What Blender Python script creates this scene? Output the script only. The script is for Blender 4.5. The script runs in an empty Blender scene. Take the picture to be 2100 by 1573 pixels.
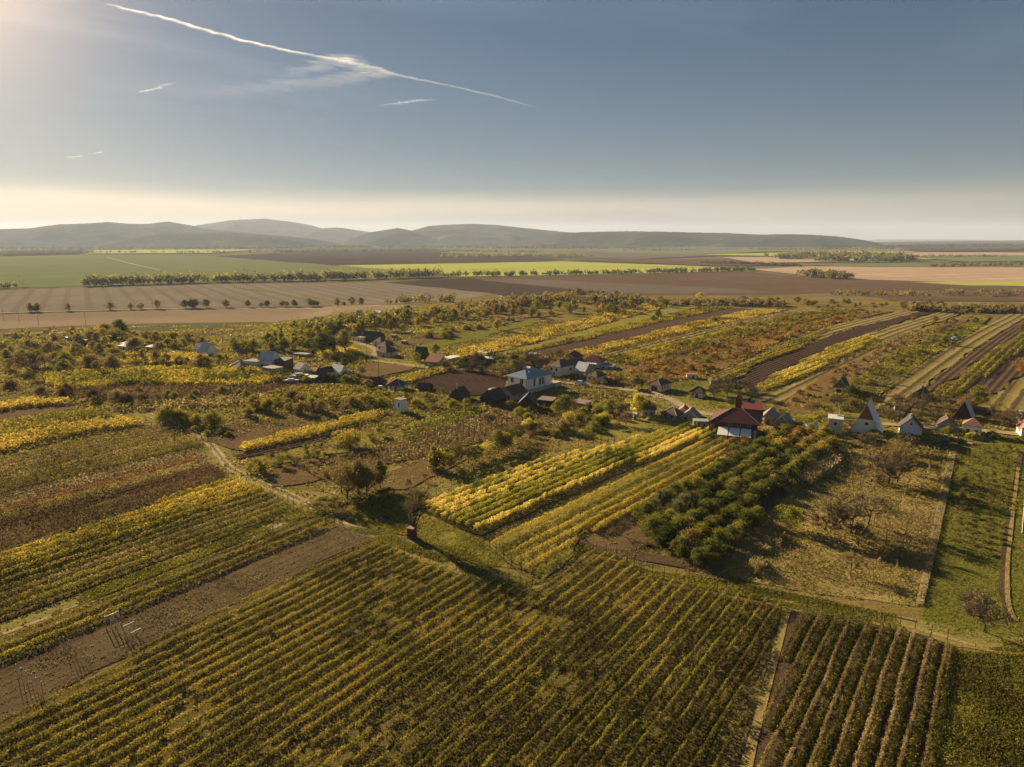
import bpy, math, random
import numpy as np
from mathutils import Vector, Matrix
from mathutils.geometry import delaunay_2d_cdt
random.seed(7); rng = np.random.default_rng(7)
S = bpy.context.scene; COL = S.collection
R = math.radians

# ------------------------------------------------------------------ camera, sky, sun, exposure
CAMZ = 50.0; PITCH = R(11.85); FPX = 1419.0; CX, CY = 1050.0, 786.5
cam_d = bpy.data.cameras.new('camera'); cam = bpy.data.objects.new('camera', cam_d); COL.objects.link(cam)
cam.location = (0, 0, CAMZ); cam.rotation_euler = (R(90) - PITCH, 0, 0)
cam_d.sensor_width = 36; cam_d.lens = 36 * FPX / 2100; cam_d.clip_start = 0.5; cam_d.clip_end = 120000
S.camera = cam
SUN_AZ, SUN_EL = -40.0, 18.5
S.view_settings.view_transform = 'Standard'; S.view_settings.look = 'None'
S.view_settings.gamma = 1; S.view_settings.use_curve_mapping = False
S.view_settings.exposure = 1.38
w = bpy.data.worlds.new('World'); S.world = w; w.use_nodes = True
nt = w.node_tree; nt.nodes.clear(); N = nt.nodes.new; Lk = nt.links.new
out = N('ShaderNodeOutputWorld'); bg = N('ShaderNodeBackground'); sky = N('ShaderNodeTexSky')
sky.sky_type = 'NISHITA'; sky.sun_disc = False
sky.sun_elevation = R(SUN_EL); sky.sun_rotation = R(SUN_AZ) % (2 * math.pi)
sky.altitude = 200; sky.air_density = 1.0; sky.dust_density = 0.6; sky.ozone_density = 5.0
bg.inputs['Strength'].default_value = 0.0325
# thin cirrus veil high in the sky, mapped on the plane of the cloud deck
geo = N('ShaderNodeTexCoord'); sep = N('ShaderNodeSeparateXYZ'); Lk(geo.outputs['Generated'], sep.inputs[0])
def wm(op, a, b=None, c=None):
    n = N('ShaderNodeMath'); n.operation = op
    for i, x in enumerate((a, b, c)):
        if x is None: continue
        if isinstance(x, (int, float)): n.inputs[i].default_value = x
        else: Lk(x, n.inputs[i])
    return n.outputs[0]
zz = wm('MAXIMUM', sep.outputs[2], 0.03)
u = wm('DIVIDE', sep.outputs[0], zz); v = wm('DIVIDE', sep.outputs[1], zz)
comb = N('ShaderNodeCombineXYZ'); Lk(wm('ADD', wm('MULTIPLY', u, .9), wm('MULTIPLY', v, .35)), comb.inputs[0])
Lk(wm('SUBTRACT', wm('MULTIPLY', v, 1.0), wm('MULTIPLY', u, .45)), comb.inputs[1])
mp = N('ShaderNodeMapping'); mp.inputs['Scale'].default_value = (.5, 1.2, 1); mp.inputs['Location'].default_value = (3.1, 1.7, 0); Lk(comb.outputs[0], mp.inputs[0])
nz = N('ShaderNodeTexNoise'); nz.inputs['Scale'].default_value = .55; nz.inputs['Detail'].default_value = 9; nz.inputs['Roughness'].default_value = .6; nz.inputs['Distortion'].default_value = .9
Lk(mp.outputs[0], nz.inputs['Vector'])
cr = N('ShaderNodeMapRange'); cr.inputs['From Min'].default_value = .48; cr.inputs['From Max'].default_value = .8; cr.inputs['To Max'].default_value = .8
Lk(nz.outputs[0], cr.inputs[0])
sat = N('ShaderNodeHueSaturation'); sat.inputs['Saturation'].default_value = 1.0; Lk(sky.outputs[0], sat.inputs['Color'])
mix = N('ShaderNodeMix'); mix.data_type = 'RGBA'
lum = N('ShaderNodeMix'); lum.data_type = 'RGBA'; lum.blend_type = 'MULTIPLY'; lum.inputs[0].default_value = 1
Lk(sky.outputs[0], lum.inputs[6]); lum.inputs[7].default_value = (2.6, 2.3, 2.0, 1)
crf = N('ShaderNodeMapRange'); crf.inputs['From Min'].default_value = .10; crf.inputs['From Max'].default_value = .32; Lk(sep.outputs[2], crf.inputs[0]); Lk(wm('MULTIPLY', cr.outputs[0], crf.outputs[0]), mix.inputs[0]); Lk(sat.outputs[0], mix.inputs[6]); Lk(lum.outputs[2], mix.inputs[7])
gam = N('ShaderNodeGamma'); gam.inputs[1].default_value = .60; Lk(mix.outputs[2], gam.inputs[0]); hs2 = N('ShaderNodeHueSaturation'); hs2.inputs['Saturation'].default_value = 1.4; Lk(gam.outputs[0], hs2.inputs['Color']); 
# bright veil round the sun and a thin warm cloud band low over the horizon
nrm = N('ShaderNodeVectorMath'); nrm.operation = 'NORMALIZE'; Lk(geo.outputs['Generated'], nrm.inputs[0])
dt = N('ShaderNodeVectorMath'); dt.operation = 'DOT_PRODUCT'; Lk(nrm.outputs[0], dt.inputs[0]); dt.inputs[1].default_value = (math.sin(R(SUN_AZ)) * math.cos(R(SUN_EL)), math.cos(R(SUN_AZ)) * math.cos(R(SUN_EL)), math.sin(R(SUN_EL)))
cs = wm('MAXIMUM', dt.outputs['Value'], 0.0)
glow = wm('ADD', wm('MULTIPLY', wm('POWER', cs, 100), 12.0), wm('MULTIPLY', wm('POWER', cs, 22), .5))
sp2 = N('ShaderNodeSeparateXYZ'); Lk(nrm.outputs[0], sp2.inputs[0])
bn = N('ShaderNodeTexNoise'); bn.inputs['Scale'].default_value = 2.2; bn.inputs['Detail'].default_value = 4; bm = N('ShaderNodeMapping'); bm.inputs['Scale'].default_value = (1, 1, 9); Lk(nrm.outputs[0], bm.inputs[0]); Lk(bm.outputs[0], bn.inputs['Vector'])
el = wm('ADD', wm('SUBTRACT', sp2.outputs[2], .043), wm('MULTIPLY', wm('SUBTRACT', bn.outputs[0], .5), .035))
band = wm('MULTIPLY', wm('POWER', 2.718, wm('MULTIPLY', wm('MULTIPLY', el, el), -4200.0)), wm('MULTIPLY', wm('POWER', wm('MULTIPLY_ADD', cs, .6, .4), 2), 6.0))
addc = N('ShaderNodeMix'); addc.data_type = 'RGBA'; addc.blend_type = 'ADD'; addc.inputs[0].default_value = 1
gl = N('ShaderNodeVectorMath'); gl.operation = 'SCALE'; gl.inputs[0].default_value = (1.0, .62, .31); Lk(wm('ADD', glow, band), gl.inputs['Scale'])
Lk(hs2.outputs[0], addc.inputs[6]); Lk(gl.outputs[0], addc.inputs[7]); Lk(addc.outputs[2], bg.inputs[0]); Lk(bg.outputs[0], out.inputs[0])
sd = bpy.data.lights.new('sun', 'SUN'); sun = bpy.data.objects.new('sun', sd); COL.objects.link(sun)
sd.energy = 5.0; sd.angle = R(.53); sd.color = (1, .79, .51)
to_sun = Vector((math.sin(R(SUN_AZ)) * math.cos(R(SUN_EL)), math.cos(R(SUN_AZ)) * math.cos(R(SUN_EL)), math.sin(R(SUN_EL))))
sun.rotation_euler = to_sun.to_track_quat('Z', 'Y').to_euler(); sun.location = (0, 0, 120)
S.cycles.use_denoising = True; S.cycles.denoising_prefilter = 'NONE'; S.cycles.denoising_input_passes = 'RGB_ALBEDO_NORMAL'
S.cycles.max_bounces = 5; S.cycles.diffuse_bounces = 2; S.cycles.transmission_bounces = 2; S.cycles.transparent_max_bounces = 8
S.cycles.volume_bounces = 1; S.cycles.use_adaptive_sampling = False

# ------------------------------------------------------------------ terrain
def vnoise(x, y, seed=0):
    x = np.asarray(x, float); y = np.asarray(y, float)
    xi = np.floor(x).astype(np.int64); yi = np.floor(y).astype(np.int64)
    fx = x - xi; fy = y - yi; fx = fx * fx * (3 - 2 * fx); fy = fy * fy * (3 - 2 * fy)
    def hsh(a, b):
        h = (a * 374761393 + b * 668265263 + seed * 982451653) & 0xffffffff
        h = ((h ^ (h >> 13)) * 1274126177) & 0xffffffff
        return ((h ^ (h >> 16)) & 0xffff) / 65535.0
    return (hsh(xi, yi) * (1 - fx) + hsh(xi + 1, yi) * fx) * (1 - fy) + (hsh(xi, yi + 1) * (1 - fx) + hsh(xi + 1, yi + 1) * fx) * fy
PLAIN = -13.0
def ray(px, py):
    a = (px - CX) / FPX; b = (py - CY) / FPX
    return a, math.cos(PITCH) - b * math.sin(PITCH), -(math.sin(PITCH) + b * math.cos(PITCH))
def flat(px, py):
    dx, dy, dz = ray(px, py); t = -CAMZ / dz; return dx * t, dy * t
_e = [(-900, 700), (0, 697), (300, 697), (560, 695), (640, 680), (690, 652), (800, 640), (1000, 618), (1300, 612), (1700, 616), (2100, 620), (3000, 630)]
_ea = []; _er = []
for p in _e:
    x, y = flat(*p); _ea.append(math.atan2(x, y)); _er.append(math.hypot(x, y))
_ea = [-math.pi, -2.2] + _ea + [2.2, math.pi]; _er = [330, 330] + _er + [480, 480]
_ea = np.array(_ea); _er = np.array(_er)
def H(x, y):
    x = np.asarray(x, float); y = np.asarray(y, float)
    r = np.hypot(x, y); a = np.arctan2(x, y)
    Rr = np.interp(a, _ea, _er)
    t = np.clip((r - Rr) / 260.0, 0, 1); t = t * t * (3 - 2 * t)
    z = PLAIN * t
    z = z + (1 - t) * 1.1 * (vnoise(x / 95, y / 95, 3) - .5) * np.clip((r - 60) / 120, 0, 1)
    z = z + (1 - t) * .10 * (vnoise(x / 31, y / 31, 5) - .5)
    # gentle spur to the right
    b = np.exp(-(((x - 190) / 110) ** 2 + ((y - 330) / 110) ** 2)); z = z + 3.0 * b * (1 - t)
    return z + t * np.clip((r - 1500) / 3000, 0, 1) * 6 * (vnoise(x / 900, y / 900, 9) - .5)
_T = np.concatenate([np.linspace(30, 1500, 1500), np.geomspace(1505, 60000, 900)])
def G(px, py):
    dx, dy, dz = ray(px, py)
    z = CAMZ + dz * _T; d = z - H(dx * _T, dy * _T)
    k = np.nonzero(d <= 0)[0]
    if len(k) == 0: t = 20000 / dy
    else:
        i = max(1, k[0]); t = _T[i - 1] + (_T[i] - _T[i - 1]) * d[i - 1] / (d[i - 1] - d[i] + 1e-9)
    return dx * t, dy * t
def G3(px, py):
    x, y = G(px, py); return Vector((x, y, float(H(x, y))))
def vp_az(vx): return math.atan((vx - CX) / FPX / 1.0217)

# ------------------------------------------------------------------ tagging and mesh helpers
def tag(o, label=None, cat=None, group=None, kind=None):
    if label: o['label'] = label
    if cat: o['category'] = cat
    if group: o['group'] = group
    if kind: o['kind'] = kind
    return o
def link(name, me, parent=None, loc=None):
    o = bpy.data.objects.new(name, me); COL.objects.link(o)
    if parent: o.parent = parent
    if loc is not None: o.location = loc
    return o
def empty(name, loc, rz, label, cat, group=None):
    o = link(name, None, None, loc); o.rotation_euler = (0, 0, rz); o.empty_display_size = .5
    return tag(o, label, cat, group)
def np_mesh(name, V, F, mat, t=None, smooth=False):
    me = bpy.data.meshes.new(name); V = np.asarray(V, np.float32).reshape(-1, 3); F = np.asarray(F, np.int32)
    n, k = F.shape
    me.vertices.add(len(V)); me.vertices.foreach_set('co', V.ravel())
    me.loops.add(n * k); me.loops.foreach_set('vertex_index', F.ravel())
    me.polygons.add(n); me.polygons.foreach_set('loop_start', np.arange(0, n * k, k, dtype=np.int32))
    if mat:
        for m in (mat if isinstance(mat, (list, tuple)) else [mat]): me.materials.append(m)
    me.update(calc_edges=True)
    if smooth: me.polygons.foreach_set('use_smooth', np.ones(n, bool))
    if t is not None:
        a = me.attributes.new('t', 'FLOAT', 'FACE'); a.data.foreach_set('value', np.asarray(t, np.float32))
    return me
class MB:
    """collects boxes, prisms and tubes into one mesh"""
    def __init__(s): s.v = []; s.f = []
    def add(s, vs, fs):
        n = len(s.v); s.v += [tuple(p) for p in vs]; s.f += [tuple(i + n for i in f) for f in fs]; return s
    def box(s, x0, x1, y0, y1, z0, z1):
        return s.add([(x0, y0, z0), (x1, y0, z0), (x1, y1, z0), (x0, y1, z0), (x0, y0, z1), (x1, y0, z1), (x1, y1, z1), (x0, y1, z1)],
                     [(0, 3, 2, 1), (4, 5, 6, 7), (0, 1, 5, 4), (1, 2, 6, 5), (2, 3, 7, 6), (3, 0, 4, 7)])
    def slab(s, quad, th):
        """a plate under four points, th thick measured downwards"""
        q = [Vector(p) for p in quad]; lo = [p - Vector((0, 0, th)) for p in q]; n = len(q)
        return s.add(q + lo, [tuple(range(n)), tuple(range(2 * n - 1, n - 1, -1))] + [(i, i + n, (i + 1) % n + n, (i + 1) % n) for i in range(n)])
    def tube(s, a, b, ra, rb, n=5):
        a = Vector(a); b = Vector(b); d = (b - a)
        if d.length < 1e-6: return s
        d.normalize(); p = d.orthogonal().normalized(); q = d.cross(p); vs = []
        for c, r in ((a, ra), (b, rb)):
            for i in range(n):
                t = 2 * math.pi * i / n; vs.append(c + p * (r * math.cos(t)) + q * (r * math.sin(t)))
        fs = [(i, (i + 1) % n, (i + 1) % n + n, i + n) for i in range(n)] + [tuple(range(n - 1, -1, -1)), tuple(range(n, 2 * n))]
        return s.add(vs, fs)
    def mesh(s, name, mat, smooth=False):
        me = bpy.data.meshes.new(name); me.from_pydata(s.v, [], s.f); me.materials.append(mat); me.update()
        if smooth: me.polygons.foreach_set('use_smooth', np.ones(len(me.polygons), bool))
        return me
    def build(s, name, mat, parent=None, loc=None, smooth=False): return link(name, s.mesh(name, mat, smooth), parent, loc)
def tris(C, size, flatten=1.0, up=0.0):
    """random leaf-sized triangles round the centres C"""
    n = len(C); a = rng.normal(size=(n, 3)); a[:, 2] *= flatten
    a[:, 2] += up * np.abs(rng.normal(size=n))
    a /= np.linalg.norm(a, axis=1)[:, None] + 1e-9
    b = rng.normal(size=(n, 3)); b -= (b * a).sum(1)[:, None] * a; b /= np.linalg.norm(b, axis=1)[:, None] + 1e-9
    s = np.broadcast_to(np.asarray(size, float), (n,))[:, None]
    V = np.empty((n, 3, 3)); V[:, 0] = C + a * s; V[:, 1] = C - a * s * .5 + b * s * .75; V[:, 2] = C - a * s * .5 - b * s * .75
    return V.reshape(-1, 3), np.arange(3 * n).reshape(n, 3)
def blades(C, h, wd):
    n = len(C); a = rng.uniform(0, 2 * math.pi, n); h = np.broadcast_to(np.asarray(h, float), (n,)); wd = np.broadcast_to(np.asarray(wd, float), (n,))
    d = np.stack([np.cos(a) * wd, np.sin(a) * wd, np.zeros(n)], 1)
    top = C + np.stack([rng.normal(0, .3, n) * h, rng.normal(0, .3, n) * h, h], 1)
    V = np.stack([C - d, C + d, top], 1); return V.reshape(-1, 3), np.arange(3 * n).reshape(n, 3)
def inpoly(P, X, Y):
    c = np.zeros(len(X), bool); n = len(P)
    for i in range(n):
        x0, y0 = P[i]; x1, y1 = P[(i + 1) % n]
        if y0 == y1: continue
        k = (y0 > Y) != (y1 > Y); c ^= k & (X < (x1 - x0) * (Y - y0) / (y1 - y0) + x0)
    return c
def area(P):
    P = np.array(P); x, y = P[:, 0], P[:, 1]; return abs(np.dot(x, np.roll(y, -1)) - np.dot(y, np.roll(x, -1))) / 2
def scatter(P, n, mind=0):
    P = np.array(P); lo = P.min(0); hi = P.max(0); X = []; Y = []; tot = 0
    while tot < n:
        x = rng.uniform(lo[0], hi[0], 4 * n + 10); y = rng.uniform(lo[1], hi[1], 4 * n + 10); k = inpoly(P, x, y)
        X.append(x[k]); Y.append(y[k]); tot += k.sum()
    X = np.concatenate(X); Y = np.concatenate(Y)
    if mind <= 0: return X[:n], Y[:n]
    kx = []; ky = []
    for x, y in zip(X, Y):
        if all((x - a) ** 2 + (y - b) ** 2 > mind * mind for a, b in zip(kx, ky)):
            kx.append(x); ky.append(y)
            if len(kx) >= n: break
    return np.array(kx), np.array(ky)
def W(px): return [G(*p) for p in px]

# ------------------------------------------------------------------ materials
def newmat(name):
    m = bpy.data.materials.new(name); m.use_nodes = True; t = m.node_tree; t.nodes.clear(); return m, t
def leafmat(name, cols, tr=.35, rough=True):
    m, t = newmat(name); n = t.nodes.new; l = t.links.new
    o = n('ShaderNodeOutputMaterial'); a = n('ShaderNodeAttribute'); a.attribute_name = 't'
    r = n('ShaderNodeValToRGB'); e = r.color_ramp.elements
    while len(e) < len(cols): e.new(.5)
    for i, c in enumerate(cols): e[i].position = i / (len(cols) - 1); e[i].color = (*c, 1)
    l(a.outputs['Fac'], r.inputs[0])
    d = n('ShaderNodeBsdfDiffuse'); l(r.outputs[0], d.inputs[0])
    s = n('ShaderNodeBsdfTranslucent'); l(r.outputs[0], s.inputs[0])
    x = n('ShaderNodeMixShader'); x.inputs[0].default_value = tr; l(d.outputs[0], x.inputs[1]); l(s.outputs[0], x.inputs[2]); l(x.outputs[0], o.inputs[0])
    return m
def groundmat(name, a, b, c, big=.03, fine=1.2, stripe=None, bump=.35, bscale=2.5):
    """two-scale mottled ground; stripe = (azimuth, period, colour, share) adds drilled or ploughed lines"""
    m, t = newmat(name); n = t.nodes.new; l = t.links.new
    o = n('ShaderNodeOutputMaterial'); d = n('ShaderNodeBsdfDiffuse'); l(d.outputs[0], o.inputs[0])
    tc = n('ShaderNodeTexCoord')
    def noise(sc, det=5, ro=.6):
        q = n('ShaderNodeTexNoise'); q.inputs['Scale'].default_value = sc; q.inputs['Detail'].default_value = det; q.inputs['Roughness'].default_value = ro
        l(tc.outputs['Object'], q.inputs['Vector']); return q.outputs[0]
    def rng_(x, lo, hi):
        q = n('ShaderNodeMapRange'); q.inputs['From Min'].default_value = lo; q.inputs['From Max'].default_value = hi; l(x, q.inputs[0]); return q.outputs[0]
    def mixc(f, x, y):
        q = n('ShaderNodeMix'); q.data_type = 'RGBA'; l(f, q.inputs[0])
        for i, z in ((6, x), (7, y)):
            if isinstance(z, tuple): q.inputs[i].default_value = (*z, 1)
            else: l(z, q.inputs[i])
        return q.outputs[2]
    col = mixc(rng_(noise(big), .38, .62), a, b)
    col = mixc(rng_(noise(fine, 6, .75), .45, .75), col, c)
    hgt = noise(bscale, 8, .75)
    if stripe:
        az, per, scol, share = stripe
        sx = n('ShaderNodeSeparateXYZ'); l(tc.outputs['Object'], sx.inputs[0])
        def mth(op, x, y):
            q = n('ShaderNodeMath'); q.operation = op
            for i, z in enumerate((x, y)):
                if isinstance(z, (int, float)): q.inputs[i].default_value = z
                else: l(z, q.inputs[i])
            return q.outputs[0]
        s = mth('ADD', mth('MULTIPLY', sx.outputs[0], math.cos(az)), mth('MULTIPLY', sx.outputs[1], -math.sin(az)))
        s = mth('ADD', s, mth('MULTIPLY', noise(.5, 3), per * .35))
        w_ = mth('SINE', mth('MULTIPLY', s, 2 * math.pi / per), 0)
        f = rng_(mth('ADD', w_, mth('MULTIPLY', noise(.25, 4), .9)), 1.45 - 2 * share, 2.0 - 2 * share)
        f = mth('MULTIPLY', f, .85); col = mixc(f, col, scol)
        hgt = mth('ADD', hgt, mth('MULTIPLY', w_, .25))
    l(col, d.inputs[0])
    if bump:
        bp = n('ShaderNodeBump'); bp.inputs['Strength'].default_value = bump; bp.inputs['Distance'].default_value = .5; l(hgt, bp.inputs['Height']); l(bp.outputs[0], d.inputs['Normal'])
    return m
def solid(name, col, rough=.7, var=.25, scale=1.5, metal=0.0, spec=.3, lines=None):
    m, t = newmat(name); n = t.nodes.new; l = t.links.new
    o = n('ShaderNodeOutputMaterial'); p = n('ShaderNodeBsdfPrincipled'); l(p.outputs[0], o.inputs[0])
    p.inputs['Roughness'].default_value = rough; p.inputs['Metallic'].default_value = metal; p.inputs['Specular IOR Level'].default_value = spec
    tc = n('ShaderNodeTexCoord'); q = n('ShaderNodeTexNoise'); q.inputs['Scale'].default_value = scale; q.inputs['Detail'].default_value = 6; q.inputs['Roughness'].default_value = .7
    l(tc.outputs['Object'], q.inputs['Vector'])
    x = n('ShaderNodeMix'); x.data_type = 'RGBA'; x.inputs[6].default_value = (*[c * (1 - var) for c in col], 1); x.inputs[7].default_value = (*[min(1, c * (1 + var)) for c in col], 1)
    mr = n('ShaderNodeMapRange'); mr.inputs['From Min'].default_value = .3; mr.inputs['From Max'].default_value = .7; l(q.outputs[0], mr.inputs[0]); l(mr.outputs[0], x.inputs[0])
    l(x.outputs[2], p.inputs['Base Color'])
    return m
ROW = vp_az(2100)
LEAF = {
 'mixed':  leafmat('leaf_mixed', [(.06,.042,.014), (.13,.10,.028), (.19,.175,.03), (.30,.265,.045), (.42,.30,.06)], .42),
 'dull':   leafmat('leaf_dull', [(.060,.060,.012), (.144,.150,.026), (.252,.228,.042), (.432,.324,.072)], .52),
 'duller': leafmat('leaf_brown_green', [(.072,.058,.019), (.156,.120,.036), (.264,.204,.066), (.432,.336,.132)], .50),
 'tan':    leafmat('leaf_dry', [(.10,.07,.03), (.22,.16,.06), (.36,.27,.11), (.52,.42,.20)], .38),
 'yellow': leafmat('leaf_yellow', [(.11,.125,.02), (.33,.29,.04), (.60,.49,.08), (.84,.67,.18)], .5),
 'gold':   leafmat('leaf_gold', [(.13,.11,.018), (.32,.25,.035), (.51,.38,.055), (.65,.49,.10)], .45),
 'olive':  leafmat('leaf_olive_gold', [(.07,.07,.012), (.19,.17,.022), (.34,.28,.035), (.50,.38,.05)], .45),
 'orange': leafmat('leaf_orange', [(.10,.065,.018), (.23,.13,.03), (.37,.20,.04), (.47,.31,.07)], .42),
 'red':    leafmat('leaf_red', [(.08,.045,.022), (.17,.085,.035), (.28,.125,.04), (.36,.20,.06)], .42),
 'purple': leafmat('leaf_purple_brown', [(.055,.034,.022), (.12,.068,.042), (.19,.11,.055), (.28,.18,.09)], .3),
 'green':  leafmat('leaf_green', [(.051,.065,.012), (.116,.138,.022), (.174,.189,.032), (.290,.261,.043)], .42),
 'dark':   leafmat('leaf_dark_green', [(.036,.048,.012), (.075,.093,.019), (.128,.135,.027), (.195,.180,.038)], .35),
 'lime':   leafmat('leaf_lime', [(.08,.09,.012), (.20,.20,.022), (.33,.31,.04), (.48,.42,.06)], .48),
 'grassy': leafmat('leaf_grass', [(.10,.095,.014), (.20,.185,.024), (.30,.26,.04), (.44,.36,.09)], .42),
 'twig':   leafmat('twig', [(.07,.05,.033), (.13,.095,.06), (.20,.15,.09), (.28,.21,.13)], .1),
 'twiggold': leafmat('twig_pale_leaf', [(.11,.08,.035), (.20,.15,.055), (.31,.23,.07), (.43,.32,.10)], .35),
 'ash':    leafmat('leaf_greyed', [(.06,.065,.025), (.11,.115,.042), (.17,.165,.06), (.28,.24,.10)], .35),
}
GR = {}
def gm(k, *a, **kw): GR[k] = groundmat('ground_' + k, *a, **kw)
gm('base', (.18,.15,.038), (.28,.20,.07), (.12,.085,.035), big=.035, fine=.9, bump=.9)
gm('grass', (.17,.165,.028), (.25,.21,.045), (.32,.25,.08), big=.08, fine=1.3, bump=.8)
gm('lawn', (.13,.135,.022), (.17,.165,.03), (.25,.205,.06), big=.12, fine=1.6, bump=1.0, bscale=1.6)
gm('lane', (.19,.18,.04), (.26,.21,.06), (.32,.245,.10), big=.15, fine=1.0, bump=.7)
gm('dry', (.34,.25,.09), (.44,.32,.12), (.20,.17,.04), big=.07, fine=.8, bump=1.0)
gm('soil', (.095,.065,.04), (.13,.09,.052), (.065,.047,.03), big=.1, fine=1.5, bump=1.0)
gm('vinefloor', (.15,.125,.035), (.20,.145,.05), (.10,.072,.03), big=.06, fine=1.4, bump=1.0)
gm('fallow', (.125,.088,.048), (.165,.118,.062), (.20,.155,.085), big=.12, fine=1.5, bump=1.2)
gm('plough', (.060,.040,.030), (.085,.055,.040), (.11,.075,.055), big=.08, fine=1.2, stripe=(vp_az(2330), 1.6, (.035,.023,.018), .45), bump=1.0)
gm('plough2', (.10,.065,.042), (.135,.088,.056), (.075,.05,.035), big=.05, fine=1.0, stripe=(vp_az(2330), 2.2, (.07,.045,.03), .4), bump=.8)
gm('dirt', (.36,.27,.17), (.45,.35,.23), (.26,.20,.11), big=.3, fine=2.0, bump=.4)
gm('pale', (.50,.43,.28), (.40,.33,.19), (.24,.22,.09), big=.6, fine=2.5, bump=.5)
gm('brown_scrub', (.16,.10,.055), (.20,.14,.06), (.10,.08,.03), big=.06, fine=.9, bump=.9)
gm('red_scrub', (.20,.115,.05), (.25,.155,.06), (.13,.095,.035), big=.06, fine=.9, bump=.9)
gm('yellow_floor', (.22,.16,.035), (.28,.19,.04), (.12,.09,.03), big=.06, fine=.7, bump=.8)
gm('striped_grass', (.26,.20,.07), (.32,.24,.09), (.17,.15,.045), big=.06, fine=.9, stripe=(vp_az(2330), 4.2, (.085,.06,.03), .42), bump=.7)
gm('plain', (.14,.12,.05), (.20,.15,.08), (.09,.085,.035), big=.004, fine=.05, bump=.0)
gm('winter_crop', (.135,.165,.065), (.155,.18,.07), (.17,.18,.08), big=.008, fine=.06, bump=0)
gm('bright_crop', (.36,.38,.075), (.42,.42,.09), (.31,.34,.07), big=.006, fine=.05, bump=0)
gm('stubble', (.205,.168,.125), (.165,.138,.10), (.26,.215,.15), big=.01, fine=.08, stripe=(-.55, 19, (.17,.13,.09), .35), bump=.0)
gm('darkfield', (.060,.044,.034), (.075,.054,.040), (.052,.038,.03), big=.008, fine=.06, bump=0)
gm('brownfield', (.12,.078,.050), (.145,.095,.060), (.10,.066,.044), big=.006, fine=.05, bump=0)
gm('greyfield', (.14,.11,.09), (.16,.125,.10), (.12,.095,.08), big=.008, fine=.05, bump=0)
gm('tanfield', (.42,.29,.19), (.50,.35,.23), (.34,.25,.15), big=.005, fine=.03, stripe=(1.2, 60, (.36,.26,.17), .3), bump=0)
gm('rustfield', (.225,.168,.11), (.265,.195,.125), (.19,.15,.09), big=.01, fine=.08, bump=0)
gm('olivefield', (.10,.095,.045), (.13,.115,.055), (.08,.07,.035), big=.012, fine=.08, bump=0)
gm('hill', (.022,.032,.036), (.038,.046,.040), (.13,.12,.065), big=.0016, fine=.0045, bump=.0)

# ------------------------------------------------------------------ the ground: one sheet out to the horizon
def build_ground():
    rr = np.concatenate([[0.0], np.geomspace(6, 60, 24), np.linspace(62, 640, 270), np.geomspace(650, 24000, 110)])
    na = 600; aa = np.linspace(0, 2 * math.pi, na, endpoint=False)
    Rg, Ag = np.meshgrid(rr, aa, indexing='ij'); X = Rg * np.sin(Ag); Y = Rg * np.cos(Ag); Z = H(X, Y)
    V = np.stack([X, Y, Z], -1).reshape(-1, 3); i, j = np.meshgrid(np.arange(len(rr) - 1), np.arange(na), indexing='ij')
    j2 = (j + 1) % na; F = np.stack([i * na + j, i * na + j2, (i + 1) * na + j2, (i + 1) * na + j], -1).reshape(-1, 4)
    me = np_mesh('ground', V, F, [GR['base'], GR['plain']], smooth=True)
    cx = X[:-1, :] ; cy = Y[:-1, :]; r = np.hypot(cx, cy); a = np.arctan2(cx, cy)
    me.polygons.foreach_set('material_index', (r > np.interp(a, _ea, _er) + 30).astype(np.int32).ravel())
    tag(link('ground', me), kind='structure')
build_ground()

_layer = [0]
def lift(x, y, L):
    return (.04 + .0022 * L) * (1 + (np.hypot(x, y) / 420.0) ** 2)
CLEAR = []
def patch(name, px, mat, res=None, jit=None, world=None, layer=None, dens=None):
    """a sheet of ground lying just over the terrain"""
    if layer is None: _layer[0] += 1; layer = _layer[0]
    P = world or W(px)
    if name in ('ploughed_strip', 'striped_plot', 'green_strip', 'ploughed_field', 'meadow_strip', 'vineyard_ground', 'yellow_vineyard_ground'): CLEAR.append([tuple(p[:2]) for p in P])
    P = [Vector(p[:2]) for p in P]
    c = sum((p.length for p in P)) / len(P)
    res = res or max(2.5, c / 60)
    jit = res * .30 if jit is None else jit
    # resample the border
    B = []
    for i in range(len(P)):
        a, b = P[i], P[(i + 1) % len(P)]; L = (b - a).length; n = max(1, int(L / (res * .8))); nrm = Vector((-(b - a).y, (b - a).x)); 
        if nrm.length: nrm.normalize()
        for k in range(n):
            q = a.lerp(b, k / n); o = (float(vnoise(q.x / (res * 1.7), q.y / (res * 1.7), 4)) - .5) * 2 * jit * (1 if k else 0); B.append(q + nrm * o)
    xs = [p.x for p in B]; ys = [p.y for p in B]
    gx, gy = np.meshgrid(np.arange(min(xs), max(xs), res), np.arange(min(ys), max(ys), res)); gx = gx.ravel(); gy = gy.ravel()
    if len(gx):
        k = inpoly([(p.x, p.y) for p in B], gx, gy); gx = gx[k]; gy = gy[k]
    n = len(B); pts = B + [Vector((a, b)) for a, b in zip(gx, gy)]
    vs, es, fs, _, _, _ = delaunay_2d_cdt(pts, [(i, (i + 1) % n) for i in range(n)], [list(range(n))], 1, 1e-5)
    if not fs: return None
    x = np.array([v.x for v in vs]); y = np.array([v.y for v in vs]); z = H(x, y) + lift(x, y, layer)
    F = [f for f in fs if len(f) == 3]
    me = np_mesh(name, np.stack([x, y, z], 1), F, GR[mat], smooth=True)
    if me.polygons and me.polygons[0].normal.z < 0: me.flip_normals()
    return tag(link(name, me), kind='structure')
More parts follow.
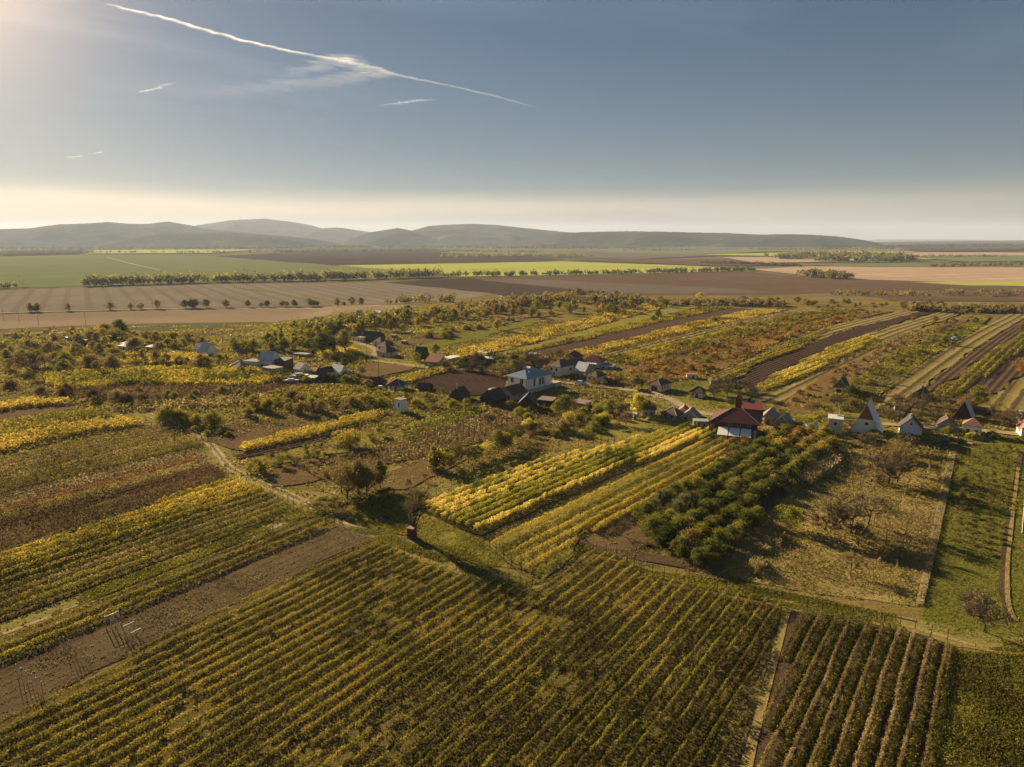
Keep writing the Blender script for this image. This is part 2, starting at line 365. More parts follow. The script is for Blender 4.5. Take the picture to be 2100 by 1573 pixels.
def ribbon(name, px, wd, mat, world=None, layer=None):
    """a track or road of width wd along a polyline"""
    if layer is None: _layer[0] += 1; layer = _layer[0]
    P = [Vector(p[:2]) for p in (world or W(px))]; Q = []
    for i in range(len(P) - 1):
        a = P[max(0, i - 1)]; b = P[i]; c = P[i + 1]; d = P[min(len(P) - 1, i + 2)]
        n = max(2, int((c - b).length / max(1.5, b.length / 90)))
        for k in range(n):
            t = k / n; Q.append(.5 * ((2 * b) + (c - a) * t + (2 * a - 5 * b + 4 * c - d) * t * t + (3 * b - a - 3 * c + d) * t ** 3))
    Q.append(P[-1]); V = []
    m = 5
    for i, q in enumerate(Q):
        d = (Q[min(i + 1, len(Q) - 1)] - Q[max(i - 1, 0)]).normalized(); nr = Vector((-d.y, d.x))
        ww = wd * (1 + .35 * (float(vnoise(i * .35, wd, 8)) - .5))
        for k in range(m): p = q + nr * ww * (k / (m - 1) - .5); V.append((p.x, p.y))
    V = np.array(V); z = H(V[:, 0], V[:, 1]) + lift(V[:, 0], V[:, 1], layer)
    F = [(i * m + k, i * m + k + 1, (i + 1) * m + k + 1, (i + 1) * m + k) for i in range(len(Q) - 1) for k in range(m - 1)]
    me = np_mesh(name, np.column_stack([V, z]), F, GR[mat], smooth=True)
    if me.polygons[0].normal.z < 0: me.flip_normals()
    return tag(link(name, me), kind='structure'), Q

# ---- fields of the plain
patch('winter_crop_field', [(-150,533),(0,527),(200,523),(490,527),(700,545),(910,561),(870,566),(400,579),(165,588),(0,591),(-150,600)], 'winter_crop')
patch('dark_field', [(440,527),(620,517),(900,515),(1160,533),(1060,540),(700,546)], 'darkfield')
patch('bright_crop_field', [(690,545),(1150,537),(1400,545),(1545,553),(1480,557),(1100,565),(930,568),(905,561)], 'bright_crop')
patch('stubble_field', [(-150,612),(0,597),(165,589),(500,582),(790,580),(1010,600),(960,612),(700,625),(350,633),(0,643),(-150,650)], 'stubble')
patch('brown_field', [(930,571),(1530,558),(1700,571),(2000,592),(1650,602),(1300,606),(1100,600)], 'brownfield')
patch('dark_field', [(790,580),(900,572),(960,571),(1300,603),(1100,612),(1010,602)], 'darkfield')
patch('grey_field', [(985,576),(1060,572),(1500,592),(1600,600),(1330,602)], 'greyfield')
patch('tan_field', [(1540,553),(1640,547),(2250,550),(2250,580),(2100,578),(1950,579),(1700,571)], 'tanfield')
patch('brown_field', [(1700,572),(1960,579),(2250,580),(2250,600),(2000,596)], 'brownfield')
patch('winter_crop_field', [(1860,579),(2250,577),(2250,588),(1990,586)], 'bright_crop')
patch('brown_field', [(1760,602),(2250,594),(2250,622),(1820,616)], 'brownfield')
patch('rust_field', [(-150,656),(0,646),(350,636),(700,627),(860,628),(800,640),(650,653),(300,664),(0,676),(-150,684)], 'rustfield')
patch('olive_field', [(180,672),(300,664),(640,653),(690,650),(640,682),(470,700),(260,694)], 'olivefield')
patch('stubble_field', [(-150,692),(0,687),(160,687),(210,697),(0,716),(-150,722)], 'stubble')
far = [((200,516),(520,514),(430,521),(180,522),'bright_crop'), ((1080,527),(1330,516),(1560,522),(1300,533),'greyfield'), ((1180,518),(1500,512),(1620,516),(1420,523),'winter_crop'),
 ((1440,524),(1720,517),(1880,519),(1600,527),'bright_crop'), ((1560,529),(1900,520),(2250,522),(2250,528),(1750,536),'tanfield'), ((1880,530),(2250,523),(2250,534),(2000,540),'winter_crop'),
 ((1900,541),(2000,538),(2250,536),(2250,545),'darkfield'), ((1640,545),(1900,540),(2250,545),(2250,549),(1800,549),'winter_crop'), ((1160,534),(1560,532),(1640,546),(1420,545),'brownfield'),
 ((1300,511),(1700,507),(1800,510),(1400,515),'greyfield'), ((1830,512),(2250,508),(2250,514),(1900,518),'darkfield'), ((1480,530),(1640,528),(1720,538),(1560,541),'tanfield'),
 ((0,518),(180,516),(160,522),(0,526),'darkfield'), ((540,513),(900,510),(880,514),(600,517),'olivefield'), ((1750,504),(2250,501),(2250,506),(1780,508),'olivefield'), ((930,518),(1180,521),(1060,527),(900,521),'winter_crop')]
for f in far: patch('far_field', list(f[:-1]), f[-1])
ribbon('country_road', [(-150,652),(0,643),(180,638),(400,633),(700,629),(780,627)], 4.5, 'pale')
ribbon('country_road', [(-150,688),(0,684.5),(90,683.5),(170,685)], 3.0, 'pale')
ribbon('field_path', [(-100,512),(200,510),(300,510)], 12, 'pale')
ribbon('field_path', [(480,590),(560,600),(640,615),(700,625)], 5, 'grass')
ribbon('field_path', [(220,531),(270,543),(330,556)], 7, 'pale')
ribbon('field_path', [(930,556),(1150,549),(1480,549)], 4, 'olivefield')

# ------------------------------------------------------------------ far hills
def hill(name, sky_px, D, depth, seed, foot=0.0, mat='hill', rough=.34):
    """a range whose crest, D metres off, follows the skyline; it has a long front slope and a back slope"""
    xs = [p[0] for p in sky_px]; ys = [p[1] for p in sky_px]; nu = int((xs[-1] - xs[0]) / 5) + 1; nv = 34; V = []
    for i in range(nu):
        px = xs[0] + (xs[-1] - xs[0]) * i / (nu - 1); py = float(np.interp(px, xs, ys))
        dx, dy, dz = ray(px, py); hz = math.hypot(dx, dy); top = CAMZ + dz / hz * D; ux, uy = dx / hz, dy / hz
        for j in range(nv):
            f = j / (nv - 1)                                  # 0 front foot, .7 crest, 1 back foot
            if f <= .7: g = f / .7; d = D - depth * (1 - g); s = g ** 1.25 * .55 + .45 * (g * g * (3 - 2 * g))
            else: g = (f - .7) / .3; d = D + depth * .6 * g; s = 1 - g * g
            x, y = ux * d, uy * d
            n = float(vnoise(x / 420, y / 420, seed)) - .5 + .5 * (float(vnoise(x / 170, y / 170, seed + 1)) - .5)
            fl = 1 - abs(2 * s - 1)
            z = PLAIN - 25 + (top - PLAIN + 25) * s + (top - PLAIN) * rough * n * 2 * fl * (0 if g == 1 and f <= .7 else 1)
            if f == .7 or j == int(.7 * (nv - 1)): z += 3 * (float(vnoise(i * .9, seed, 2)) - .5)
            V.append((x, y, z))
    F = [(i * nv + j, i * nv + j + 1, (i + 1) * nv + j + 1, (i + 1) * nv + j) for i in range(nu - 1) for j in range(nv - 1)]
    me = np_mesh(name, V, F, GR[mat], smooth=True)
    if sum(p.normal.z for p in list(me.polygons)[:200]) < 0: me.flip_normals()
    tag(link(name, me), kind='structure')
hill('hills', [(250,480),(380,466),(430,458),(470,452),(490,450.5),(545,448.5),(600,455),(640,462),(660,468),(700,474),(800,488),(900,498)], 9800, 1800, 11)
hill('hills', [(520,482),(600,473),(650,469),(690,466),(720,470),(760,476),(860,472),(900,468),(1000,476),(1100,486)], 8800, 1200, 15)
hill('hills', [(-500,476),(-300,472),(-100,472),(0,470),(60,468),(120,460),(180,458),(220,455),(270,459),(300,459),(345,454),(385,461),(430,470),(520,478),(600,488),(700,500)], 7300, 2300, 21)
hill('hills', [(700,496),(760,476),(800,470),(815,467),(845,473),(870,481),(920,492),(1000,502)], 6300, 1200, 27)
hill('hills', [(620,500),(740,492),(840,474),(880,463),(930,460),(970,459),(1020,461),(1060,466),(1120,472),(1160,476),(1220,479),(1300,490),(1400,504)], 6900, 1700, 31)
hill('hills', [(200,500),(330,478),(460,476),(560,482),(640,490),(720,505)], 5600, 1100, 37)
hill('hills', [(980,508),(1080,492),(1150,478),(1220,475),(1300,474),(1400,476),(1500,478),(1560,481),(1620,480),(1680,482),(1730,486),(1770,492),(1800,498),(1840,510)], 5200, 1100, 41)
hill('hills', [(1700,500),(1800,491),(1950,491),(2100,494),(2400,494),(2700,498)], 17000, 2500, 43)

# ------------------------------------------------------------------ haze over the whole place
def haze():
    m, t = newmat('haze'); n = t.nodes.new; o = n('ShaderNodeOutputMaterial'); p = n('ShaderNodeVolumePrincipled')
    p.inputs['Color'].default_value = (.68, .79, 1.0, 1); p.inputs['Density'].default_value = .55e-4; p.inputs['Anisotropy'].default_value = .15
    t.links.new(p.outputs[0], o.inputs['Volume'])
    b = MB().box(-25000, 25000, -25000, 25000, -60, 470); ob = b.build('haze', m); tag(ob, kind='stuff')
haze()
# ------------------------------------------------------------------ plots, lanes and tracks on the near slope
V1 = [(-330,1640),(0,1488),(300,1330),(610,1180),(768,1108),(830,1140),(890,1160),(960,1185),(1090,1212),(1130,1195),(1200,1130),(1290,1156),(1310,1180),(1425,1205),(1515,1224),(1600,1240),(1500,1420),(1440,1573),(1400,1700),(-330,1900)]
V1b = [(1628,1254),(1768,1276),(1838,1290),(1946,1322),(1925,1440),(1903,1573),(1880,1760),(1440,1760),(1500,1573),(1560,1420)]
V1c = [(1960,1335),(2230,1350),(2230,1760),(1890,1760),(1915,1573),(1940,1440)]
B0 = [(-330,1525),(0,1382),(140,1318),(423,1195),(640,1096),(700,1082),(765,1104),(610,1177),(300,1326),(0,1482),(-330,1636)]
V2a = [(-330,1430),(0,1307),(277,1200),(520,1103),(627,1062),(700,1078),(640,1092),(423,1190),(140,1312),(0,1374),(-330,1515)]
V2b = [(-330,1240),(0,1180),(150,1140),(330,1090),(547,1010),(600,1046),(420,1118),(200,1200),(0,1277),(-330,1395)]
V2c = [(-330,1235),(0,1143),(150,1098),(320,1040),(467,985),(550,1010),(400,1062),(200,1128),(0,1190),(-330,1290)]
V2d = [(-330,1160),(0,1075),(200,1030),(400,968),(440,955),(470,983),(330,1030),(150,1090),(0,1137),(-330,1230)]
V2e = [(-330,1110),(0,1046),(150,1012),(300,972),(405,944),(437,958),(330,988),(180,1030),(0,1078),(-330,1150)]
V2f = [(-330,1075),(0,1022),(100,999),(293,950),(400,925),(425,942),(300,968),(150,1008),(0,1042),(-330,1105)]
V2g = [(-330,985),(0,945),(150,915),(310,878),(360,888),(415,912),(400,924),(293,949),(100,998),(0,1020),(-330,1070)]
V2h = [(-330,955),(0,905),(120,880),(240,860),(290,868),(290,874),(150,893),(0,930),(-330,985)]
V2i = [(-330,905),(0,868),(130,850),(205,842),(235,856),(120,876),(0,902),(-330,950)]
V2j = [(-330,880),(0,848),(60,838),(150,832),(160,838),(90,848),(0,862),(-330,900)]
V2k = [(-330,862),(0,832),(70,822),(140,824),(150,830),(60,836),(0,846),(-330,876)]
YBIG = [(95,790),(88,774),(200,763),(320,757),(500,756),(560,768),(590,785),(500,793),(300,790),(200,798),(120,800)]
P_BROWN = [(110,803),(300,795),(600,792),(720,795),(700,808),(400,816),(180,822)]
V4 = [(878,1052),(868,1036),(1000,985),(1120,948),(1250,920),(1330,896),(1430,872),(1436,886),(1475,893),(1440,905),(1300,958),(1200,1002),(1100,1046),(985,1100),(930,1078)]
V3 = [(1000,1112),(1120,1050),(1215,1004),(1310,960),(1450,905),(1500,898),(1545,888),(1500,920),(1420,975),(1330,1015),(1195,1085),(1165,1150),(1115,1190),(1060,1166)]
V3g = [(1190,1082),(1320,1010),(1420,958),(1500,908),(1562,884),(1555,895),(1480,950),(1400,1005),(1300,1062),(1232,1104)]
ORCH = [(1312,1085),(1332,1045),(1440,985),(1560,905),(1640,888),(1702,905),(1692,940),(1605,1020),(1540,1080),(1490,1140),(1440,1160),(1370,1128)]
MEAD = [(1702,935),(1800,915),(1958,905),(1945,960),(1915,1110),(1883,1245),(1700,1222),(1470,1180),(1500,1140),(1545,1085),(1610,1022)]
LAWN = [(1962,905),(2230,905),(2230,1345),(2100,1332),(1900,1292),(1887,1245),(1918,1110),(1948,960)]
_layer[0] = 0
patch('dry_meadow', MEAD, 'dry')
patch('lawn', LAWN, 'lawn')
patch('lawn', [(1962,910),(1830,895),(1700,905),(1690,880),(1900,872),(2230,895),(2230,920)], 'grass')
patch('grass_lane', [(560,1060),(640,1030),(700,1075),(800,1095),(860,1110),(960,1130),(1010,1165),(1100,1195),(1165,1175),(1190,1115),(1330,1170),(1500,1192),(1700,1232),(1900,1275),(2230,1330),(2230,1352),(2100,1346),(1946,1326),(1768,1278),(1600,1244),(1425,1210),(1310,1185),(1240,1165),(1130,1205),(1060,1215),(890,1168),(768,1112),(700,1082),(620,1068)], 'lane')
patch('grass_lane', [(270,842),(330,850),(400,880),(450,900),(500,960),(560,1000),(660,1010),(780,960),(870,930),(880,945),(700,1010),(660,1040),(600,1052),(540,1018),(470,990),(425,945),(400,912),(360,890),(290,868)], 'lane')
patch('grass_lane', [(-330,1400),(0,1283),(200,1205),(420,1122),(600,1050),(640,1060),(520,1104),(277,1198),(0,1304),(-330,1425)], 'lane')
patch('mown_corner', [(690,1060),(760,1020),(850,1010),(880,1056),(930,1082),(985,1105),(1060,1168),(1000,1160),(860,1105),(760,1085)], 'grass')
ribbon('wheel_track', [(300,852),(350,872),(405,893),(440,930),(468,962),(520,990),(600,1024),(660,1052),(720,1078),(800,1100),(850,1116)], .75, 'dirt')
ribbon('wheel_track', [(308,848),(360,868),(418,892),(452,928),(478,958),(530,984),(606,1016),(640,1036)], .6, 'pale')
ribbon('wheel_track', [(615,1035),(670,1002),(740,985),(810,962),(870,936)], .6, 'dry')
ribbon('wheel_track', [(620,1042),(680,1010),(750,992),(820,968),(878,942)], .5, 'dry')
ribbon('wheel_track', [(-150,1367),(0,1316),(150,1260),(300,1196),(450,1134),(560,1085),(600,1060)], .85, 'pale')
ribbon('wheel_track', [(-150,1352),(0,1303),(150,1246),(300,1184),(450,1122),(560,1074),(612,1040)], .7, 'dirt')
ribbon('wheel_track', [(700,1078),(770,1092),(850,1112),(930,1145),(1010,1178),(1060,1192)], 1.0, 'dirt')
ribbon('wheel_track', [(1320,1180),(1450,1202),(1600,1232),(1760,1262),(1880,1290),(2000,1325)], .8, 'dry')
ribbon('wheel_track', [(1330,1172),(1450,1192),(1600,1222),(1760,1250),(1880,1276)], .4, 'soil')
patch('fallow_plot', B0, 'fallow')
ribbon('shadow_edge', [(-330,1519),(0,1378),(140,1314),(423,1192),(640,1094)], 1.8, 'soil')  # shadow line along the fallow plot's upper edge, put in as dark soil colour
for P, m in ((V1,'vinefloor'),(V1b,'soil'),(V1c,'grass'),(V2a,'vinefloor'),(V2b,'vinefloor'),(V2c,'vinefloor'),(V2d,'vinefloor'),(V2e,'vinefloor'),(V2f,'brown_scrub'),(V2g,'vinefloor'),(V2h,'vinefloor'),(V2i,'vinefloor'),(V2j,'brown_scrub'),(V2k,'vinefloor'),(V4,'vinefloor'),(V3,'grass'),(V3g,'vinefloor'),(ORCH,'soil')):
    patch('vineyard_ground' if P is not ORCH else 'orchard_ground', P, m)
patch('yellow_vineyard_ground', YBIG, 'yellow_floor')
patch('brown_plot', P_BROWN, 'brown_scrub')
ribbon('grass_track', [(1480,1760),(1530,1573),(1575,1400),(1615,1250)][::-1], 1.0, 'dry')
ribbon('pale_path', [(-100,1042),(0,1021),(100,998),(200,974),(293,950),(350,936)], .6, 'pale')
ribbon('pale_verge', [(1960,905),(1948,955),(1916,1105),(1886,1240)], .8, 'pale')
ribbon('soil_strip', [(2093,925),(2085,980),(2068,1080),(2058,1180),(2062,1240),(2078,1272)], 1.1, 'soil')
ribbon('soil_strip', [(2088,960),(2076,1060),(2066,1160),(2068,1240),(2084,1275)], .6, 'dry')
ribbon('bare_patch', [(1178,1100),(1220,1125),(1300,1140),(1360,1150),(1430,1162)], 2.6, 'soil')
patch('bare_patch', [(1195,1100),(1290,1070),(1320,1092),(1350,1122),(1290,1130),(1215,1118)], 'brown_scrub')
# middle ground plots
patch('brown_plot', [(420,905),(480,870),(640,850),(780,842),(770,850),(640,888),(490,925)], 'brown_scrub')
patch('yellow_vineyard_ground', [(488,918),(600,885),(700,862),(782,845),(785,856),(700,878),(600,905),(500,928)], 'yellow_floor')
patch('ploughed_strip', [(485,934),(600,908),(700,884),(735,874),(740,880),(600,920),(490,943)], 'plough')
patch('orchard_grass', [(500,945),(620,918),(760,885),(790,890),(780,920),(620,940),(520,968)], 'grass')
patch('dry_slope', [(520,975),(640,945),(780,925),(900,900),(990,880),(1010,900),(880,935),(740,965),(640,990),(560,1000)], 'brown_scrub')
patch('dry_slope', [(740,985),(850,950),(905,930),(960,940),(900,975),(830,1005),(760,1010)], 'brown_scrub')
patch('meadow', [(820,880),(930,850),(1010,825),(1080,835),(1180,850),(1100,875),(1000,905),(900,905)], 'brown_scrub')
patch('grass_strip', [(1250,905),(1330,885),(1430,866),(1470,870),(1430,872),(1330,894),(1250,918),(1120,946),(1000,983),(880,1025),(860,1012),(1000,960),(1130,930)], 'lane')
patch('garden_grass', [(1200,850),(1330,860),(1440,862),(1470,880),(1430,870),(1250,905),(1180,895)], 'grass')
patch('garden_grass', [(1190,800),(1300,812),(1400,850),(1480,860),(1480,840),(1420,820),(1300,800)], 'grass')
patch('garden_grass', [(1360,790),(1420,772),(1520,785),(1560,810),(1640,850),(1560,850),(1460,830),(1400,820),(1380,812)], 'lawn')
patch('garden_grass', [(1560,830),(1660,800),(1760,840),(1850,870),(1800,880),(1640,862)], 'grass')
# plots upslope to the right
patch('green_strip', [(1560,806),(1650,780),(1800,712),(1830,705),(1680,790),(1600,835),(1540,830)], 'striped_grass')
patch('ploughed_strip', [(1500,786),(1560,745),(1640,716),(1740,678),(1830,650),(1900,635),(1940,635),(1860,656),(1780,686),(1700,716),(1620,757),(1545,794)], 'plough')
patch('vineyard_ground', [(1545,793),(1600,766),(1700,716),(1780,690),(1803,698),(1720,737),(1640,777),(1572,802)], 'yellow_floor')
patch('striped_plot', [(1772,690),(1870,656),(1940,637),(1985,637),(1935,657),(1850,688),(1812,700)], 'striped_grass')
patch('red_scrub_plot', [(1590,842),(1660,790),(1810,712),(1900,680),(1990,648),(1970,665),(1810,740),(1690,820),(1650,852)], 'red_scrub')
patch('orchard_grass', [(1690,822),(1812,742),(1972,667),(2030,650),(2000,680),(1900,742),(1800,812),(1740,840)], 'olivefield')
patch('striped_plot', [(1790,832),(1890,745),(2000,680),(2060,645),(2120,640),(2040,690),(1960,745),(1860,822),(1820,846)], 'striped_grass')
patch('ploughed_strip', [(1820,850),(1862,822),(1962,746),(2042,692),(2110,645),(2180,645),(2010,738),(1930,795),(1880,826),(1850,856)], 'plough2')
patch('vineyard_ground', [(1900,818),(1940,790),(2020,735),(2120,668),(2200,660),(2060,745),(1970,812)], 'vinefloor')
patch('ploughed_strip', [(1940,825),(2040,755),(2130,705),(2250,690),(2060,790),(1990,836)], 'plough2')
patch('striped_plot', [(1990,855),(2060,795),(2150,740),(2250,740),(2250,870),(2060,860)], 'striped_grass')
patch('orange_orchard_ground', [(1190,795),(1270,748),(1400,702),(1520,672),(1690,641),(1835,638),(1700,666),(1600,702),(1500,752),(1430,778),(1330,786),(1290,792)], 'red_scrub')
patch('striped_plot', [(1440,780),(1510,752),(1610,702),(1710,668),(1850,640),(1890,640),(1740,676),(1640,712),(1550,748),(1495,788)], 'striped_grass')
SL = [((880,737),(1330,623)), ((946,744),(1396,625)), ((1000,738),(1446,629)), ((1076,724),(1500,633)), ((1106,738),(1548,636)), ((1160,744),(1612,638)), ((1220,741),(1676,638)), ((1292,750),(1775,635))]
def strip_px(i, j, a=0.0, b=0.0):
    (x0, y0), (x1, y1) = SL[i]; (x2, y2), (x3, y3) = SL[j]; L = lambda p, q, t: (p[0] + (q[0] - p[0]) * t, p[1] + (q[1] - p[1]) * t)
    return [L((x0, y0), (x2, y2), a), L((x0, y0), (x1, y1), .5), L((x1, y1), (x3, y3), a), L((x1, y1), (x3, y3), 1 - b), L((x2, y2), (x3, y3), .5), L((x0, y0), (x2, y2), 1 - b)]
for i_, m_ in enumerate(['vinefloor', 'grass', 'vinefloor', 'plough2', 'yellow_floor', 'striped_grass', 'vinefloor']): patch('green_strip' if m_ in ('grass', 'striped_grass') else 'vineyard_ground', strip_px(i_, i_ + 1), m_)
patch('meadow_strip', [(840,716),(870,706),(1010,672),(1100,652),(1130,655),(1000,690),(900,712)], 'lawn')
patch('meadow_strip', [(780,705),(830,700),(940,680),(1090,650),(1150,645),(1010,670),(880,704),(830,714)], 'brown_scrub')
patch('ploughed_field', [(838,790),(930,758),(960,757),(1040,778),(1032,800),(980,812),(900,806)], 'plough')
patch('vineyard_ground', [(790,784),(870,762),(920,753),(938,757),(840,786),(820,792)], 'vinefloor')
patch('ploughed_strip', [(770,778),(860,757),(912,750),(915,754),(850,770),(800,784)], 'plough')
patch('vineyard_ground', [(705,770),(770,745),(850,752),(840,760),(760,778)], 'brown_scrub')
patch('village_green', [(700,700),(740,706),(790,722),(800,735),(900,752),(960,752),(1010,760),(900,760),(830,752),(760,742),(735,725)], 'grass')
patch('meadow_strip', [(500,700),(600,690),(680,682),(700,690),(640,700),(560,706)], 'grass')
patch('yellow_vineyard_ground', [(150,735),(330,726),(430,732),(420,742),(300,748),(160,748)], 'brown_scrub')
patch('yellow_vineyard_ground', [(640,722),(700,712),(740,722),(720,735),(660,738)], 'yellow_floor')
patch('red_scrub_plot', [(540,775),(640,768),(650,776),(560,784)], 'brown_scrub')
rr, VROAD = ribbon('village_road', [(715,700),(742,707),(768,716),(772,724),(765,733),(775,741),(800,745),(850,751),(920,758),(1000,762),(1060,768),(1135,783),(1200,790),(1265,798),(1320,806),(1370,818),(1405,836),(1450,850),(1600,862),(1700,868),(1830,872),(1930,880),(2010,884),(2100,893),(2230,905)], 3.2, 'dirt')
ribbon('village_road', [(1320,806),(1345,812),(1360,818)], 6, 'dirt')
ribbon('farm_path', [(600,742),(630,750),(650,760),(660,772)], 2.2, 'dirt')
# ------------------------------------------------------------------ vine rows
POSTM = solid('post_wood', (.11,.085,.06), .9); STEELM = solid('post_steel', (.42,.42,.40), .5, metal=.3); WHITEM = solid('white_paint', (.72,.70,.66), .6)
def row_lines(px, az, sp, jit=.0, world=None):
    P = np.array(world or W(px)); d = np.array([math.sin(az), math.cos(az)]); n = np.array([math.cos(az), -math.sin(az)])
    s = P @ d; q = P @ n; out = []
    k = math.ceil((q.min() + .3) / sp)
    while k * sp < q.max() - .3:
        c = k * sp + rng.normal(0, jit); xs = []
        for i in range(len(P)):
            a, b = i, (i + 1) % len(P)
            if (q[a] > c) != (q[b] > c): t = (c - q[a]) / (q[b] - q[a]); xs.append(s[a] + (s[b] - s[a]) * t)
        xs.sort()
        for i in range(0, len(xs) - 1, 2):
            if xs[i + 1] - xs[i] > 3: out.append((d * xs[i] + n * c, d * xs[i + 1] + n * c))
        k += 1
    return out
def row_cards(a, b, h, wd, leaf, dens, zlo=.25, gap=.0, base=.5, var=.25, seed=1, blobs=True, up=.14):
    """leaf triangles along one row: vines about a metre apart, each its own little crown"""
    a = np.array(a); b = np.array(b); L = np.linalg.norm(b - a); d = (b - a) / L; nr = np.array([d[1], -d[0]])
    n = max(4, int(L * dens)); s = rng.uniform(0, L, n)
    if blobs:
        vi = np.floor(s).astype(int); hs = rng.uniform(.80, 1.10, int(L) + 3); s = vi + .5 + np.clip(rng.normal(0, .38, n), -.7, .7)
        hh = h * hs[vi]
    else: vi = np.floor(s).astype(int); hh = h * (0.8 + .4 * vnoise(s * .8, seed, 3))
    x0 = a[0] + d[0] * s; y0 = a[1] + d[1] * s
    g = vnoise(x0 / 5.0, y0 / 5.0, 31) * .6 + vnoise(vi * .77, np.full(n, seed * 1.3), 33) * .4
    keep = g > gap
    f = rng.beta(1.6, 1.2, n); z = zlo + (hh - zlo) * f
    o = rng.normal(0, 1, n) * wd * .33 * (1.15 - .55 * f)
    wob = (vnoise(s / 7, np.full(n, seed), 12) - .5) * .35
    x = x0 + nr[0] * (o + wob); y = y0 + nr[1] * (o + wob)
    C = np.stack([x, y, H(x, y) + z], 1)[keep]
    t = base + (vnoise(x / 9, y / 9, 40) - .5) * var * 2.2 + (vnoise(vi * 1.0, np.full(n, seed * 3.1), 41) - .5) * var * 1.5 + rng.normal(0, .13, n) + up * (f - .5)
    return C, np.clip(t[keep], 0, 1), leaf * rng.uniform(.7, 1.3, len(C))
def posts_mesh(name, a, b, step, h, r, mat, seed=0):
    a = np.array(a); b = np.array(b); L = np.linalg.norm(b - a); mb = MB()
    for s in np.arange(.2, L, step):
        p = a + (b - a) * s / L; z = float(H(p[0], p[1])); k = rng.normal(0, .05, 2)
        mb.tube((p[0], p[1], z - .1), (p[0] + k[0], p[1] + k[1], z + h * rng.uniform(.92, 1.08)), r, r * .85, 3)
    return mb.mesh(name, mat) if mb.v else None
NROWS = 0
ORD = ['first', 'second', 'third', 'fourth', 'fifth', 'sixth', 'seventh', 'eighth', 'ninth', 'tenth', 'eleventh', 'twelfth', 'thirteenth', 'fourteenth', 'fifteenth', 'sixteenth', 'seventeenth', 'eighteenth', 'nineteenth']
TEN = ['', '', 'twenty', 'thirty', 'forty', 'fifty', 'sixty', 'seventy', 'eighty', 'ninety']
def ordinal(n):
    if n < 20: return ORD[n - 1]
    return TEN[n // 10][:-1] + 'ieth' if n % 10 == 0 else TEN[n // 10] + '-' + ORD[n % 10 - 1]
PALWORD = {'mixed': 'olive brown', 'dull': 'dull olive', 'duller': 'brownish', 'tan': 'dry tan', 'olive': 'olive gold', 'yellow': 'bright yellow', 'gold': 'amber', 'orange': 'orange', 'red': 'dark red', 'purple': 'purple brown', 'lime': 'yellow green', 'grassy': 'green'}
def row_label(i, n, pal, lm):
    # counted from whichever end of the plot is nearer
    k, e = (i + 1, lm[0]) if i < n / 2 else (n - i, lm[1])
    return '%s %s row, %s counting from the %s' % (PALWORD[pal], lm[2], ordinal(k), e)
def vineyard(px, az, sp, h, wd, leaf, dens, pal, label, group, indiv=True, posts=0, endposts=None, gap=.18, base=.5, var=.25, zlo=.25, jit=.05, world=None, pr=.035, ph=None, pm=None, blobs=True, mixpal=None, up=.14):
    global NROWS
    rows = row_lines(px, az, sp, jit, world); acc = []
    for i, (a, b) in enumerate(rows):
        p_ = pal
        if mixpal:
            m_ = (a + b) / 2; p_ = mixpal[int(min(.999, vnoise(m_[0] / 11, m_[1] / 90, 71) * .5 + rng.random() * .5) * len(mixpal))]
        C, t, sz = row_cards(a, b, h, wd, leaf, dens, zlo, gap, base + rng.normal(0, .06), var, i * 1.7 + 1, blobs, up)
        if len(C) < 3: continue
        if not indiv: acc.append((C, t, sz)); continue
        V, F = tris(C, sz); me = np_mesh('vine_row', V, F, LEAF[p_], t); o = link('vine_row', me); NROWS += 1
        tag(o, row_label(i, len(rows), p_, label) if isinstance(label, tuple) else label, 'vine row', group)
        if posts:
            pme = posts_mesh('trellis_posts', a, b, posts, ph or h * 1.1, pr, pm or POSTM)
            if pme: tag(link('trellis_posts', pme, o), kind='stuff')
        if endposts:
            for e in endposts:
                q = a if e == 0 else b; dd = (b - a) / np.linalg.norm(b - a) * (1 if e == 0 else -1)
                q = q - dd * .5; z = float(H(q[0], q[1])); mb = MB(); mb.tube((q[0], q[1], z - .1), (q[0] - dd[0] * .25, q[1] - dd[1] * .25, z + (ph or h * 1.1) * 1.15), pr * 1.6, pr * 1.4, 5)
                mb.build('end_post', pm or POSTM, o)
    if not indiv and acc:
        C = np.concatenate([a[0] for a in acc]); t = np.concatenate([a[1] for a in acc]); sz = np.concatenate([a[2] for a in acc])
        V, F = tris(C, sz); o = link('vines', np_mesh('vines', V, F, LEAF[pal], t)); tag(o, label, 'vines', group, 'stuff')
        if posts:
            mb = MB()
            for a, b in rows:
                a = np.array(a); b = np.array(b); L = np.linalg.norm(b - a)
                for s in np.arange(.2, L, posts):
                    p = a + (b - a) * s / L; z = float(H(p[0], p[1])); mb.tube((p[0], p[1], z - .1), (p[0], p[1], z + (ph or h * 1.1) * rng.uniform(.85, 1.1)), pr, pr, 3)
            tag(mb.build('stakes', pm or POSTM, o), kind='stuff')
    return rows
def strips(px, az, sp, off, wd, h, leaf, dens, pal, name='grass', world=None, base=.5):
    """unmown grass standing between the rows"""
    P = world or W(px); n = np.array([math.cos(az), -math.sin(az)]); acc = []; rows = []
    for i, (a, b) in enumerate(row_lines(px, az, sp, 0, P)):
        a = a + n * off; b = b + n * off; C, t, sz = row_cards(a, b, h, wd * 1.3, leaf, dens, .0, .12, base, .3, i * 2.3 + 5, False); acc.append((C, t, sz))
    C = np.concatenate([a[0] for a in acc]); t = np.concatenate([a[1] for a in acc]); sz = np.concatenate([a[2] for a in acc])
    V, F = tris(C, sz); tag(link(name, np_mesh(name, V, F, LEAF[pal], t)), kind='stuff')
A36 = vp_az(2100)
def nearclip(px): return px
